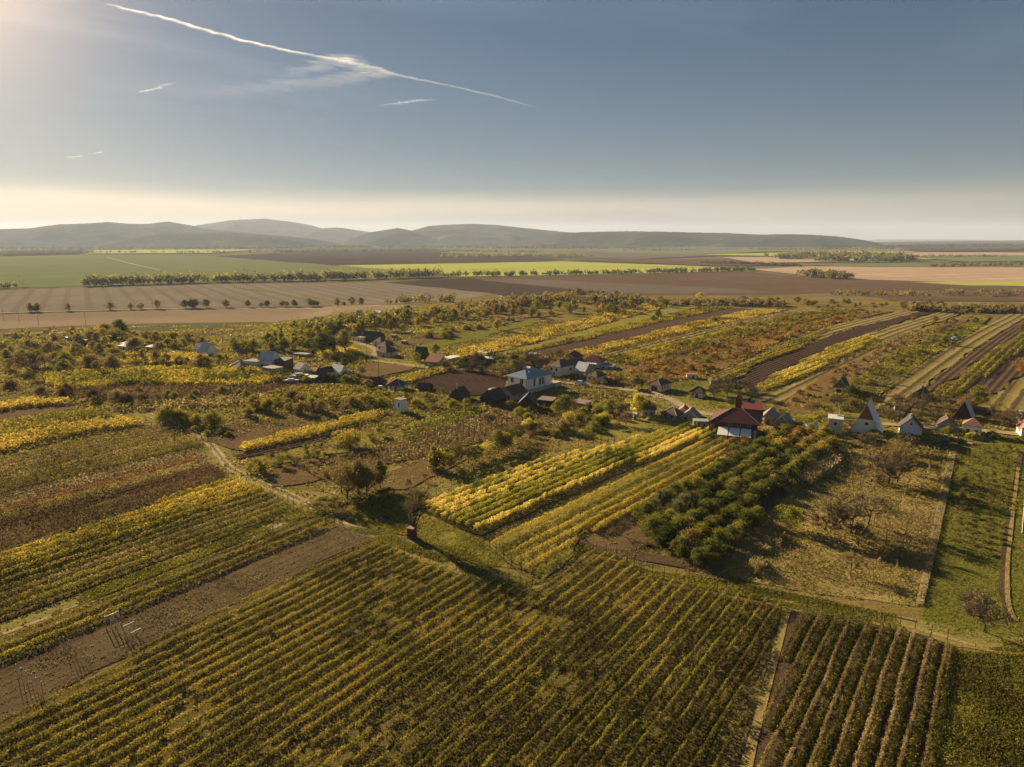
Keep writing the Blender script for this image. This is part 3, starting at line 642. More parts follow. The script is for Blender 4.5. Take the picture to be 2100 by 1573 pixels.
# foreground: the part of it beyond the frame is left out
V1W = W([(-200,1600) if p[0] < -200 and p[1] < 1700 else p for p in V1 if p[1] < 1701] )
vineyard([], A36, 1.78, .98, .40, .105, 110, 'mixed', ('bare grey strip', 'grass track', 'foreground vine'), 'vine rows of the broad foreground vineyard',
         posts=5.5, endposts=(1,), gap=.25, base=.46, var=.40, ph=1.75, pr=.03, up=.6, mixpal=['mixed'],
         world=[G(*p) for p in [(-90,1545),(0,1490),(300,1332),(610,1182),(768,1110),(830,1142),(890,1162),(960,1187),(1090,1214),(1130,1197),(1200,1132),(1290,1158),(1310,1182),(1425,1207),(1515,1226),(1606,1243),(1545,1420),(1500,1573),(1485,1625),(500,1640),(-90,1640)]])
strips(None, A36, 1.78, .89, .52, .22, .13, 46, 'grassy', world=[G(*p) for p in [(-60,1545),(0,1494),(300,1336),(610,1186),(768,1116),(960,1193),(1090,1220),(1200,1140),(1290,1166),(1425,1214),(1600,1250),(1500,1420),(1440,1573),(1420,1620),(500,1630),(-60,1630)]], base=.52)
V1BW = [G(*p) for p in [(1624,1256),(1768,1280),(1838,1294),(1946,1326),(1925,1440),(1903,1573),(1893,1640),(1520,1640),(1540,1573),(1582,1420)]]
vineyard([], A36, 1.78, .90, .42, .105, 110, 'duller', ('grass track', 'right hand meadow', 'grass striped vine'), 'tan vine rows right of the grass track', posts=5.0, endposts=(1,), gap=.12, base=.55, var=.25, ph=1.75, pr=.03, world=V1BW, mixpal=['duller','tan','duller'])
strips(None, A36, 1.78, .89, .62, .32, .13, 90, 'grassy', world=V1BW, base=.62)
SG = vp_az(2100)
vineyard(V2a, A36, 2.0, 1.0, .36, .13, 70, 'mixed', ('grass lane', 'bare strip', 'low vine'), 'vine rows between grass lane and bare strip', posts=6, endposts=(1,), base=.48, up=.6, ph=1.6, mixpal=['mixed','olive','mixed'])
strips(V2a, A36, 2.0, 1.0, .4, .14, .15, 16, 'grassy', base=.5)
vineyard(V2b, A36, 2.3, 1.15, .36, .14, 60, 'mixed', ('bushy gold band', 'grass lane', 'lower left vine'), 'dark vine rows above the grass lane', posts=4.5, endposts=(1,), base=.42, up=.6, ph=1.8, mixpal=['mixed','mixed','duller'])
strips(V2b, A36, 2.3, 1.15, .5, .14, .17, 14, 'grassy', base=.5)
vineyard(V2c, A36, 2.4, 1.6, .65, .17, 80, 'olive', ('purple brown rows', 'dark rows', 'bushy left band'), 'olive gold vine rows on the left', gap=.12, base=.42, var=.35, up=.4, mixpal=['olive','olive','gold'])
vineyard(V2d, A36, 2.4, 1.25, .34, .16, 36, 'purple', ('rust red band', 'bushy gold band', 'leafless vine'), 'purple brown vine rows on the left', posts=5, base=.45, ph=1.8)
vineyard(V2e, A36, 2.4, 1.4, .5, .17, 50, 'orange', ('pale path', 'purple brown rows', 'rust band'), 'rust red vine rows on the left', gap=.15, base=.55, var=.35, mixpal=['orange','red','duller'])
vineyard(V2f, vp_az(2160), 2.2, 1.3, .4, .2, 14, 'tan', ('pale path', 'rust red band', 'bare wired vine'), 'bare vine rows beside the pale path', posts=3.5, base=.4, ph=1.7, pr=.04)
vineyard(V2g, vp_az(2150), 2.7, 1.3, .38, .17, 44, 'duller', ('upper dry verge', 'pale path', 'track bend vine'), 'vine rows beside the track bend', posts=5, endposts=(1,), base=.42, up=.5, ph=1.7, mixpal=['mixed','duller'])
strips(V2g, vp_az(2150), 2.7, 1.35, .5, .12, .2, 5, 'grassy', base=.4)
vineyard(V2h, vp_az(2200), 2.8, 1.7, .8, .28, 28, 'gold', ('straw rows', 'track bend plot', 'left edge vine'), 'amber vine rows at the left edge', gap=.08, base=.6)
vineyard(V2i, vp_az(2200), 2.2, 1.4, .7, .28, 16, 'olive', ('small golden patch', 'amber band', 'straw vine'), 'straw vine rows at the left edge', posts=4, base=.5, ph=1.8, pr=.05)
vineyard(V2k, vp_az(2300), 2.3, 1.7, 1.1, .36, 24, 'gold', ('far dark bushes', 'straw rows', 'small left patch'), 'golden rows of the small left patch', gap=.08, base=.65)
vineyard(YBIG, vp_az(2900), 2.4, 1.8, 1.4, .42, 17, 'olive', 'golden vines covering the wide field at the left', 'golden vines of the wide left field', indiv=False, gap=.22, base=.62, var=.5)
vineyard(P_BROWN, vp_az(2900), 2.6, 1.3, .7, .35, 7, 'purple', 'thin purple brown vines below the golden field', 'purple vines', indiv=False, posts=3.5, pr=.06, base=.55)
A41 = vp_az(2300)
vineyard(V4, A41, 2.1, 1.75, .46, .125, 150, 'yellow', ('staked young vines', 'low green vines', 'tall vine'), 'tall yellow vine rows before the red house', gap=.2, base=.50, var=.62, posts=6, ph=2.1, up=.75, mixpal=['yellow','yellow','yellow','lime','gold'])
vineyard(V3, A41, 2.4, 1.25, .36, .13, 75, 'olive', ('tall yellow vineyard', 'orange gold rows', 'low vine'), 'low green vine rows right of the yellow ones', posts=5, endposts=(0,), base=.5, up=.55, ph=1.8, mixpal=['olive','gold','dull','olive'])
strips(V3, A41, 2.4, 1.2, .5, .12, .17, 12, 'grassy', base=.5)
vineyard(V3g, A41, 2.3, 1.5, .55, .14, 100, 'gold', ('low green rows', 'dark orchard', 'orchard side vine'), 'orange gold vine rows along the orchard', gap=.06, base=.6, posts=6)
vineyard([(488,920),(600,887),(700,864),(782,846),(785,857),(700,880),(600,906),(500,930)], vp_az(2500), 2.6, 1.5, .8, .26, 26, 'gold', ('brown scrub', 'dark ploughed strip', 'middle amber vine'), 'amber rows beside the ploughed strip', base=.65, gap=.12)
vineyard([(1545,793),(1600,766),(1700,716),(1780,690),(1803,698),(1720,737),(1640,777),(1572,802)], vp_az(2450), 3.0, 1.5, .7, .30, 22, 'yellow', ('ploughed strip', 'green strip', 'right slope vine'), 'yellow rows on the right hand slope', base=.45, gap=.08)
vineyard(strip_px(6, 7), vp_az(2330), 3.2, 1.5, .9, .40, 13, 'olive', 'olive gold vine rows in the widest strip behind the village', 'strip rows', indiv=False, base=.45, gap=.12, var=.4)
vineyard(strip_px(4, 5), vp_az(2330), 3.2, 1.5, .9, .40, 12, 'gold', 'amber vine rows in a strip behind the red roofed house', 'strip rows', indiv=False, base=.5, gap=.2, var=.5)
vineyard(strip_px(2, 3), vp_az(2330), 3.0, 1.4, .9, .42, 10, 'olive', 'green gold vine rows between grass and ploughed strips', 'strip rows', indiv=False, base=.35, gap=.2, var=.4)
vineyard(strip_px(0, 1), vp_az(2330), 3.4, 1.5, 1.0, .46, 10, 'gold', 'golden vine rows of the strip behind the yellow house', 'strip rows', indiv=False, base=.45, gap=.3, var=.5)
vineyard(strip_px(5, 6), vp_az(2330), 5.0, 1.2, .7, .40, 5, 'duller', 'thin weedy rows in the striped grass', 'strip rows', indiv=False, base=.5, gap=.3, var=.4)
vineyard([(1450,778),(1510,755),(1610,706),(1710,672),(1650,712),(1550,750),(1495,786)], vp_az(2400), 2.4, 1.1, .7, .35, 14, 'olive', 'low vines beside the dark ploughed strip', 'low vines', indiv=False, base=.5)
vineyard([(1900,818),(1940,790),(2020,735),(2120,668),(2200,660),(2060,745),(1970,812)], vp_az(2330), 2.6, 1.4, .9, .36, 13, 'olive', 'olive vines between the two ploughed strips', 'olive vines', indiv=False, posts=5, base=.4)
vineyard([(790,784),(870,762),(920,753),(938,757),(840,786),(820,792)], vp_az(2500), 2.3, 1.4, .9, .34, 15, 'olive', 'green gold vines beside the dark ploughed field', 'green gold vines', indiv=False, base=.6)
vineyard([(150,735),(330,726),(430,732),(420,742),(300,748),(160,748)], vp_az(3000), 2.6, 1.6, 1.2, .5, 9, 'gold', 'golden vines in the far left garden plots', 'far left golden vines', indiv=False, base=.45, gap=.25, var=.5)
vineyard([(640,722),(700,712),(740,722),(720,735),(660,738)], vp_az(2500), 2.6, 1.5, 1.2, .5, 9, 'gold', 'golden vines behind the white gabled barn', 'golden vines behind barn', indiv=False, base=.5)
strips(B0, A36, 1.8, 0, .45, .16, .11, 11, 'tan', name='dry_stalks', base=.35)
# staked, half abandoned plots in the middle
vineyard([(620,965),(740,925),(900,880),(1000,850),(1100,850),(1120,870),(1000,905),(900,930),(760,960),(660,985)], vp_az(2500), 2.2, 1.2, .7, .26, 9, 'tan', 'old staked vines on the dry slope in the middle', 'old staked vines', indiv=False, posts=2.0, ph=1.8, pr=.06, base=.45, gap=.25)
vineyard([(820,880),(930,845),(980,835),(1000,845),(900,885),(830,905)], vp_az(2500), 2.2, 1.2, .8, .28, 14, 'lime', 'green staked vines beside the small white tower', 'green staked vines', indiv=False, posts=2.2, ph=1.8, pr=.06, base=.35)
vineyard([(560,800),(700,792),(840,815),(820,832),(700,830),(560,825)], vp_az(2700), 2.4, 1.4, 1.0, .4, 12, 'olive', 'golden green vines below the boat', 'golden green vines', indiv=False, base=.45, gap=.25, posts=4, pr=.06)
vineyard([(200,838),(420,818),(560,812),(560,828),(420,836),(250,846)], vp_az(2700), 2.4, 1.3, .9, .4, 9, 'duller', 'mixed brown vines in the left middle ground', 'mixed brown vines', indiv=False, base=.6, gap=.25, posts=4, pr=.06)
vineyard([(870,1012),(1000,962),(1130,928),(1260,900),(1250,912),(1120,942),(1000,978),(880,1022)], A41, 2.2, 1.2, .5, .22, 10, 'dull', 'young thin vines with tall stakes above the yellow vineyard', 'young staked vines', indiv=False, posts=3.2, ph=2.2, pr=.04, base=.5)
vineyard([(1560,985),(1700,935),(1960,915),(1945,965),(1900,1160),(1800,1190),(1760,1050)][1:], vp_az(2060), 2.6, 1.0, .5, .22, 4, 'tan', 'stakes and withered vines in the dry meadow', 'withered vines', indiv=False, posts=4.0, ph=1.9, pr=.035, base=.4)
print('vine rows', NROWS)
# ------------------------------------------------------------------ trees and bushes
BARK = solid('bark', (.075, .055, .04), .95, .35, 3); BARKP = solid('bark_pale', (.20, .16, .12), .95, .3, 3)
def crown(seed, H0, H1, rx, ncl, nleaf, leaf, top=.5, spread=.30, ragged=.25, hollow=0):
    """clumps of leaves through an uneven crown between the heights H0 and H1"""
    r = np.random.default_rng(seed); C = []; T = []
    for i in range(ncl):
        while True:
            q = r.uniform(-1, 1, 3)
            d = np.linalg.norm(q)
            if hollow < d < 1: break
        zf = (q[2] + 1) / 2; wdt = math.sin(math.pi * min(1, max(.06, zf ** top))) ** .6
        c = np.array([q[0] * rx * wdt, q[1] * rx * wdt, H0 + (H1 - H0) * zf]) * 1.0
        c[:2] *= 1 + r.normal(0, ragged)
        n = int(nleaf / ncl * r.uniform(.5, 1.5)); sr = rx * spread * r.uniform(.6, 1.3)
        pts = r.normal(0, 1, (n, 3)) * sr * np.array([1, 1, .7]) * .6 + c
        C.append(pts); T.append(np.full(n, .5 + r.normal(0, .17)) + r.normal(0, .12, n) + .12 * (zf - .5))
    C = np.concatenate(C); T = np.concatenate(T); C[:, 2] = np.maximum(C[:, 2], .05)
    return C, np.clip(T, 0, 1), leaf * r.uniform(.7, 1.3, len(C))
def limbs(seed, h, spread, mb, tw, fan=False, depth=4, r0=.16, trunk=.25):
    """trunk and forking branches into mb, thin twigs into the list tw"""
    r = random.Random(seed)
    def go(p, d, L, rad, k):
        q = p + d * L; mb.tube(p, q, rad, rad * .62, 5 if k < 2 else 3)
        if k >= depth:
            for _ in range(7):
                e = (d + Vector((r.gauss(0, .55), r.gauss(0, .55), r.gauss(.1, .45)))).normalized() * L * r.uniform(.6, 1.5); tw.append((q, q + e)); tw.append((p.lerp(q, .5), p.lerp(q, .5) + e * .7))
            return
        for _ in range(3 if k else (7 if fan else 4)):
            s = spread * (.55 if fan else 1)
            e = (d * (1.3 if fan else .75) + Vector((r.gauss(0, s), r.gauss(0, s), r.gauss(.15, .25)))).normalized()
            go(q, e, L * r.uniform(.62, .92) if k else h * (1 - trunk) * r.uniform(.28, .42), rad * .6, k + 1)
    go(Vector((0, 0, -.1)), Vector((r.gauss(0, .08), r.gauss(0, .08), 1)).normalized(), h * trunk, r0, 0)
def twig_mesh(name, tw, mat, wd=.035):
    V = []; 
    for a, b in tw:
        d = (b - a); p = d.orthogonal().normalized() * wd; V += [a - p, a + p, b]; m = a.lerp(b, .45); s = d.cross(p).normalized() * d.length * .35; V += [m - p * .7, m + p * .7, m + s + d * .25]
    n = len(V); return np_mesh(name, [tuple(v) for v in V], np.arange(n).reshape(-1, 3), mat, t=np.clip(rng.normal(.5, .2, n // 3), 0, 1))
SHAPES = {}
def shape(kind, k):
    """height-1 units are metres for a tree of standard size; returns standard height and mesh makers"""
    key = (kind, k)
    if key in SHAPES: return SHAPES[key]
    s = hash(kind) % 97 if False else sum(map(ord, kind)) + 31 * k; mb = MB(); tw = []; d = {}
    if kind == 'broad': d = dict(h=7, c=crown(s, 1.3, 7, 3.0, 59, 4550, 0.167, .75)); limbs(s, 6.0, .55, mb, tw, depth=3, r0=.2)
    elif kind == 'round': d = dict(h=4.5, c=crown(s, .7, 4.5, 2.3, 44, 2975, 0.144, .8)); limbs(s, 4, .6, mb, tw, depth=2, r0=.13)
    elif kind == 'orch': d = dict(h=3.8, c=crown(s, .5, 3.8, 2.35, 46, 4200, 0.129, .85, .26, .15)); limbs(s, 3.2, .7, mb, tw, depth=2, r0=.11)
    elif kind == 'small': d = dict(h=2.6, c=crown(s, .6, 2.6, 1.25, 20, 735, 0.129, .8)); limbs(s, 2.3, .6, mb, tw, depth=2, r0=.07)
    elif kind == 'tall': d = dict(h=9, c=crown(s, 1.5, 9, 2.0, 59, 3850, 0.190, .7, .36, .35)); limbs(s, 8, .35, mb, tw, depth=3, r0=.2)
    elif kind == 'column': d = dict(h=7, c=crown(s, .3, 7, 1.3, 52, 3325, 0.152, .55, .4, .1)); limbs(s, 5, .2, mb, tw, depth=2, r0=.14)
    elif kind == 'bush': d = dict(h=2.4, c=crown(s, .05, 2.4, 2.0, 33, 1925, 0.129, .5, .3, .3))
    elif kind == 'thicket': d = dict(h=4.0, c=crown(s, .05, 4.0, 3.2, 78, 6300, 0.129, .45, .26, .2))
    elif kind == 'sparse': d = dict(h=6, c=crown(s, 1.2, 6, 2.6, 52, 1085, 0.129, .8, .3, .3)); limbs(s, 5.6, .6, mb, tw, depth=4, r0=.16)
    elif kind == 'bare': d = dict(h=6, c=None); limbs(s, 6, .62, mb, tw, depth=4, r0=.19)
    elif kind == 'fan': d = dict(h=6, c=None); limbs(s, 6, .60, mb, tw, fan=True, depth=4, r0=.2, trunk=.12)
    elif kind == 'barebush': d = dict(h=2.6, c=crown(s, .05, 2.5, 1.9, 26, 455, 0.091, .5)); limbs(s, 3.0, .8, mb, tw, fan=True, depth=3, r0=.06, trunk=.08)
    d['mb'] = mb; d['tw'] = tw; d['s'] = s; SHAPES[key] = d; return d
MESHES = {}
def meshes(kind, k, pal):
    key = (kind, k, pal)
    if key in MESHES: return MESHES[key]
    d = shape(kind, k); out = []
    if d['mb'].v and kind != 'barebush': out.append(('trunk', d['mb'].mesh('trunk', BARK, True)))
    if d['c'] is not None:
        C, t, sz = d['c']; V, F = tris(C, sz)
        if kind == 'barebush':
            tm = d['tw']; V2 = []
            for a, b in tm: p = (b - a).orthogonal().normalized() * .03; V2 += [tuple(a - p), tuple(a + p), tuple(b)]
            V = np.concatenate([V, np.array(V2)]); F = np.arange(len(V)).reshape(-1, 3); t = np.concatenate([t, np.full(len(V2) // 3, .25)])
        out.append(('crown' if kind not in ('bush', 'thicket', 'barebush') else 'foliage', np_mesh('crown', V, F, LEAF[pal], t)))
    if d['tw'] and kind in ('bare', 'fan', 'sparse'): out.append(('twigs', twig_mesh('twigs', d['tw'], LEAF['twig' if pal != 'twiggold' else 'twiggold'], .02 if kind == 'fan' else .04)))
    MESHES[key] = out; return out
NTREE = {}
KN = {'broad': 'broad_tree', 'round': 'round_tree', 'tall': 'tall_tree', 'column': 'slim_tree', 'bare': 'bare_tree', 'fan': 'bare_tree', 'sparse': 'thin_tree', 'small': 'fruit_tree', 'orch': 'orchard_tree', 'bush': 'bush', 'thicket': 'thicket', 'barebush': 'twiggy_bush'}
def tree(x, y, h, kind, pal, label, group=None, name=None, k=None, sink=0, z=None):
    d = shape(kind, k if k is not None else random.randrange(3)); kk = k if k is not None else random.randrange(3); d = shape(kind, kk); ms = meshes(kind, kk, pal)
    sc = .86 * h / d['h']; isb = kind in ('bush', 'thicket', 'barebush'); name = name or KN[kind]
    loc = (x, y, float(H(x, y)) - sink if z is None else z); sx = sc * random.uniform(.88, 1.15)
    if isb or len(ms) == 1: o = link(name, ms[0][1], None, loc)
    else:
        o = link(name, None, None, loc); o.empty_display_size = .5
        for n, me in ms: c = link(n, me, o)
    o.scale = (sx, sx, sc); o.rotation_euler = (random.gauss(0, .03), random.gauss(0, .03), random.uniform(0, 6.28))
    NTREE[name] = NTREE.get(name, 0) + 1
    return tag(o, label, name.replace('_', ' '), group)
def T(px, py, h, kind, pal, label, group=None, **kw):
    x, y = G(px, py); return tree(x, y, h, kind, pal, label, group, **kw)
COLW = {'green': 'green', 'dark': 'dark green', 'olive': 'olive gold', 'gold': 'amber', 'yellow': 'yellow', 'orange': 'orange', 'duller': 'brown green', 'dull': 'dull green', 'twig': 'leafless grey', 'twiggold': 'nearly bare pale', 'purple': 'purple brown', 'lime': 'yellow green', 'ash': 'grey green', 'tan': 'straw coloured', 'red': 'russet'}
KINDW = {'broad': 'broad tree', 'round': 'rounded tree', 'orch': 'orchard tree', 'small': 'small fruit tree', 'tall': 'tall tree', 'column': 'slim upright tree', 'bush': 'bush', 'thicket': 'spreading thicket', 'sparse': 'thin crowned tree', 'bare': 'bare branched tree', 'fan': 'bare fan shaped tree', 'barebush': 'twiggy bush'}
def zone(px, n, hr, kinds, pals, where, group, mind=2.5, name=None):
    P = W(px); X, Y = scatter(P, n * 3 if mind else n, 0)
    kx = []
    for x, y in zip(X, Y):
        if all((x - a) ** 2 + (y - b) ** 2 > mind * mind for a, b in kx): kx.append((x, y))
        if len(kx) >= n: break
    kx = kx[:max(4, int(len(kx) * .85))] if name is None else kx
    for x, y in kx:
        k = random.choice(kinds); p = random.choice(pals)
        tree(x, y, random.uniform(*hr), k, p, '%s %s %s' % (COLW[p], KINDW[k], where), group, name=name)
# named trees, where they stand
T(345, 868, 5.6, 'thicket', 'dull', 'dark olive thicket at the track bend, left one of two', k=0)
T(372, 866, 4.5, 'thicket', 'dull', 'lower olive thicket joining the two dark ones at the track bend', k=1)
T(440, 876, 5.2, 'thicket', 'dull', 'broad dark olive thicket at the track bend, right of its twin', k=2)
T(405, 872, 3.6, 'thicket', 'olive', 'straw green thicket between the two dark ones', k=0)
for q in [(400,884,1.6),(425,892,1.5),(455,890,1.8),(470,895,1.5)]: T(q[0], q[1], q[2], 'bush', 'lime', 'low yellow green bush at the foot of the dark thickets', 'low bushes below the thickets')
T(718, 918, 5.6, 'round', 'gold', 'round amber tree standing alone beside the young orchard', k=1)
T(697, 907, 3.6, 'round', 'gold', 'smaller amber tree touching the round amber tree', k=0)
T(1308, 853, 7.2, 'round', 'yellow', 'bright yellow tree beside the grey cellar by the road', k=2)
T(660, 728, 12, 'broad', 'dark', 'big dark green tree left of the curving road', k=0)
T(683, 726, 9, 'broad', 'dark', 'dark green tree between two big ones left of the road', k=1)
T(706, 722, 11.5, 'broad', 'dull', 'big olive green tree nearest the curving road', k=2)
T(706, 762, 8.5, 'column', 'dark', 'dark pointed conifer behind the white gabled barn')
T(247, 686, 9.5, 'broad', 'dark', 'lone rounded dark tree on the plain beside the far sheds', k=0)
T(70, 778, 7, 'sparse', 'twig', 'bare rounded tree at the left end of the golden field', k=1)
T(1160, 848, 6.8, 'broad', 'green', 'dense green and gold tree beside the low flat shed', k=0)
T(1143, 852, 5, 'round', 'olive', 'olive gold tree leaning on the dense green one', k=2)
T(1730, 798, 6.5, 'column', 'dark', 'dark upright evergreen right of the black gabled hut', k=1)
T(1745, 815, 4.5, 'round', 'dark', 'low dark evergreen below the upright one', k=2)
T(2003, 838, 8.0, 'broad', 'dull', 'large dark olive tree right of the leaning metal roof', k=1)
T(1980, 845, 5.5, 'round', 'orange', 'rust tinted tree left of the large dark olive one', k=1)
T(2098, 770, 7.5, 'round', 'orange', 'rust tree at the right edge of the slope')
T(1998, 665, 5, 'broad', 'duller', 'rounded brown tree at the head of the mown strips', k=1)
T(2095, 682, 6, 'broad', 'dull', 'dark tree at the right edge of the upper slope')
T(1936, 708, 5, 'broad', 'dull', 'dark tree beside the parked car on the slope')
T(1350, 652, 6, 'broad', 'dark', 'dark rounded tree amid the upper vineyard')
T(1340, 660, 4.5, 'round', 'dark', 'smaller dark tree left of the rounded one in the upper vineyard')
T(1520, 672, 4.2, 'round', 'green', 'green tree on the grass strip above the vineyards')
T(1466, 662, 3.5, 'bush', 'green', 'low green bush on the grass strip above the vineyards')
T(1100, 640, 10, 'broad', 'olive', 'large golden green tree in the hilltop wood', k=1)
T(1146, 632, 7, 'round', 'lime', 'yellow green tree right of the large golden one in the wood')
T(1020, 678, 8, 'broad', 'gold', 'rust gold tree on the edge of the green meadow strip', k=0)
T(1018, 664, 5.5, 'round', 'duller', 'brown green tree behind the rust gold one')
T(1435, 615, 7, 'round', 'yellow', 'yellow tree standing out of the ridge hedge')
T(650, 690, 9, 'tall', 'gold', 'golden birch like tree at the village edge')
T(668, 690, 7, 'tall', 'yellow', 'smaller yellow tree beside the golden one at the village edge')
T(893, 728, 5.5, 'round', 'green', 'bright green round tree behind the striped house')
T(912, 756, 3.6, 'round', 'lime', 'light green tree in front of the yellow house')
T(853, 742, 4.5, 'round', 'lime', 'yellow green tree beside the dark pointed cottage')
T(1000, 875, 4.4, 'sparse', 'twig', 'small bare rounded tree on the dry middle slope', k=0)
T(846, 1099, 8.0, 'fan', 'twig', 'bare fan shaped tree behind the brick planter', k=0)
for i, (x, y, h) in enumerate([(712,1022,8.2),(735,1014,8.8),(752,1016,7),(700,1010,7.2),(780,1002,7.5),(762,998,6.5),(722,1002,7)]):
    T(x, y, h, 'tall' if i % 3 == 1 else 'sparse', 'twiggold', 'slender half bare tree in the clump by the lane junction', 'slender trees at the lane junction')
for i, (x, y, h) in enumerate([(655,1048,2.0),(675,1050,2.2),(695,1052,2.2),(715,1048,2.2),(738,1040,2.2),(760,1032,2.0),(668,1042,2.6),(690,1040,2.6),(780,1025,2.4),(800,1018,2.2),(840,1003,2.0),(870,988,2.0)]):
    T(x, y, h, 'barebush', 'duller', 'dark leafless shrub on the bank at the lane junction', 'leafless shrubs at the lane junction')
for i, (x, y, h, k) in enumerate([(890,962,6.5,'column'),(902,962,5,'bush'),(925,958,4.2,'sparse'),(940,955,4.5,'barebush'),(960,950,5.0,'sparse'),(975,946,4.6,'round'),(1000,938,4.5,'round'),(1022,930,6.6,'broad'),(1040,925,5.2,'round'),(1048,912,5.5,'sparse')]):
    T(x, y, h, k, ['dull','olive','twiggold','duller','dull','lime','yellow','dull','olive','dull'][i], ['dark leafy column at the left end of the hedge','olive bush beside the leafy column in the hedge','nearly bare tree in the middle hedge','brown twiggy bush in the middle hedge','thin green tree in the middle hedge','yellow green tree in the middle hedge','yellow tree in the middle hedge','tall green tree topping the middle hedge','olive tree right of the tallest in the hedge','thin tree at the hedge end'][i], 'trees of the hedge above the yellow vineyard')
# bare orchard trees of the dry meadow
for i, (x, y, h, k, p, l) in enumerate([(1850,968,8.0,'sparse','twiggold','large half bare tree topmost in the dry meadow'),(1822,992,7.8,'bare','twig','wide bare tree in the upper dry meadow'),(1800,985,5.5,'bare','twig','thin bare tree left of the wide one in the dry meadow'),
  (1766,980,3.6,'bare','twig','small bare tree at the edge of the reeds'),(1840,990,6,'bare','twig','bare tree behind the wide one in the dry meadow'),(1690,1088,7.5,'bare','twig','low spreading bare tree beside the pale bush'),(1780,1075,7.6,'bare','twig','dark bare tree in the middle of the dry meadow'),
  (1745,1092,5.5,'bare','twig','bare tree between two larger ones in the dry meadow'),(1620,1086,4.6,'round','lime','pale yellow green bushy tree beside the orchard block'),(1745,1180,4.0,'bare','twiggold','pale bare sapling in the front of the dry meadow'),
  (1700,1105,5.0,'barebush','twiggold','twiggy bush in front of the low spreading tree'),(1760,1120,5.2,'sparse','duller','brown shrubby tree in front of the dark bare tree'),(2018,1296,6.2,'sparse','twig','crooked bare tree on the green lawn at the right edge'),
  (1275,1100,3.0,'bare','twig','white barked sapling on the bare soil beside the orchard'),(1450,1165,2.0,'barebush','duller','twiggy shrub in front of the orchard block')]):
    T(x, y, h, k, p, l, k=i % 3)
zone([(1760,905),(1850,900),(1880,930),(1830,965),(1760,960)], 10, (3, 5.5), ['bare','sparse'], ['twig','twiggold'], 'at the meadow top', 'bare trees of the dry meadow')
zone([(1440,1160),(1480,1170),(1500,1150),(1560,1090),(1540,1080),(1500,1140)], 6, (1.2, 2.2), ['barebush'], ['tan','duller'], 'along the orchard edge', 'shrubs along the orchard')
# the dense orchard block
def orchard():
    d = np.array([math.sin(A41), math.cos(A41)])
    pts = []
    for j, (a, b) in enumerate(row_lines(ORCH, A41, 3.9)):
        L = np.linalg.norm(b - a); n = max(1, int(L / 3.2))
        for i in range(n + 1):
            p = a + (b - a) * (i / max(1, n)) + rng.normal(0, .35, 2); pts.append((p[0], p[1], j, i))
    print('orchard', len(pts))
    for x, y, j, ii in pts:
        # warmer trees along the far right side of the block
        X1, Y1 = G(1670, 920); X2, Y2 = G(1500, 1120); X0, Y0 = G(1345, 1050)
        pal = 'dark' if random.random() < .30 else 'green'
        if random.random() < .34: pal = 'dull'
        if math.hypot(x - X1, y - Y1) < 11: pal = random.choice(['orange', 'gold', 'dull', 'duller'])
        elif math.hypot(x - X2, y - Y2) < 8: pal = random.choice(['dull', 'olive', 'green', 'duller'])
        elif math.hypot(x - X0, y - Y0) < 5: pal = 'ash'
        tree(x, y, random.uniform(3.1, 4.3), 'orch', pal, '%s orchard tree, %s from the near end of the %s row beside the vines' % (COLW[pal], ordinal(ii + 1), ordinal(j + 1)), 'trees of the dense orchard block', name='orchard_tree')
orchard()
zone([(1440,960),(1490,925),(1540,900),(1550,915),(1500,950),(1460,975)], 8, (2.4, 3.4), ['barebush','bare'], ['twig','duller'], 'on the upper edge of the orchard block', 'bare trees above the orchard')
# young orchard
zone([(500,960),(560,935),(650,925),(790,890),(790,910),(660,945),(560,965),(520,975)], 26, (2.4, 3.4), ['sparse','small'], ['twiggold','dull','olive'], 'in the young orchard row', 'young orchard trees', mind=3, name='fruit_tree')
T(535, 972, 3.4, 'small', 'lime', 'green fruit tree at the left end of the young orchard'); T(512, 968, 2.6, 'small', 'lime', 'small green fruit tree at the orchard corner')
# saplings on the lawn
for ri, (xa, ya, xb, yb, n) in enumerate([(1985,935,1962,1120,13),(2010,925,1995,1130,14),(2042,925,2025,1110,14),(2070,925,2052,1040,9)]):
    for i in range(n):
        f = i / (n - 1); T(xa + (xb - xa) * f ** .8, ya + (yb - ya) * f ** .8, random.uniform(.9, 1.7), 'barebush', 'duller', 'spindly sapling, %s from the road end of the %s lawn row from the left' % (ordinal(i + 1), ordinal(ri + 1)), 'saplings on the green lawn', name='sapling')
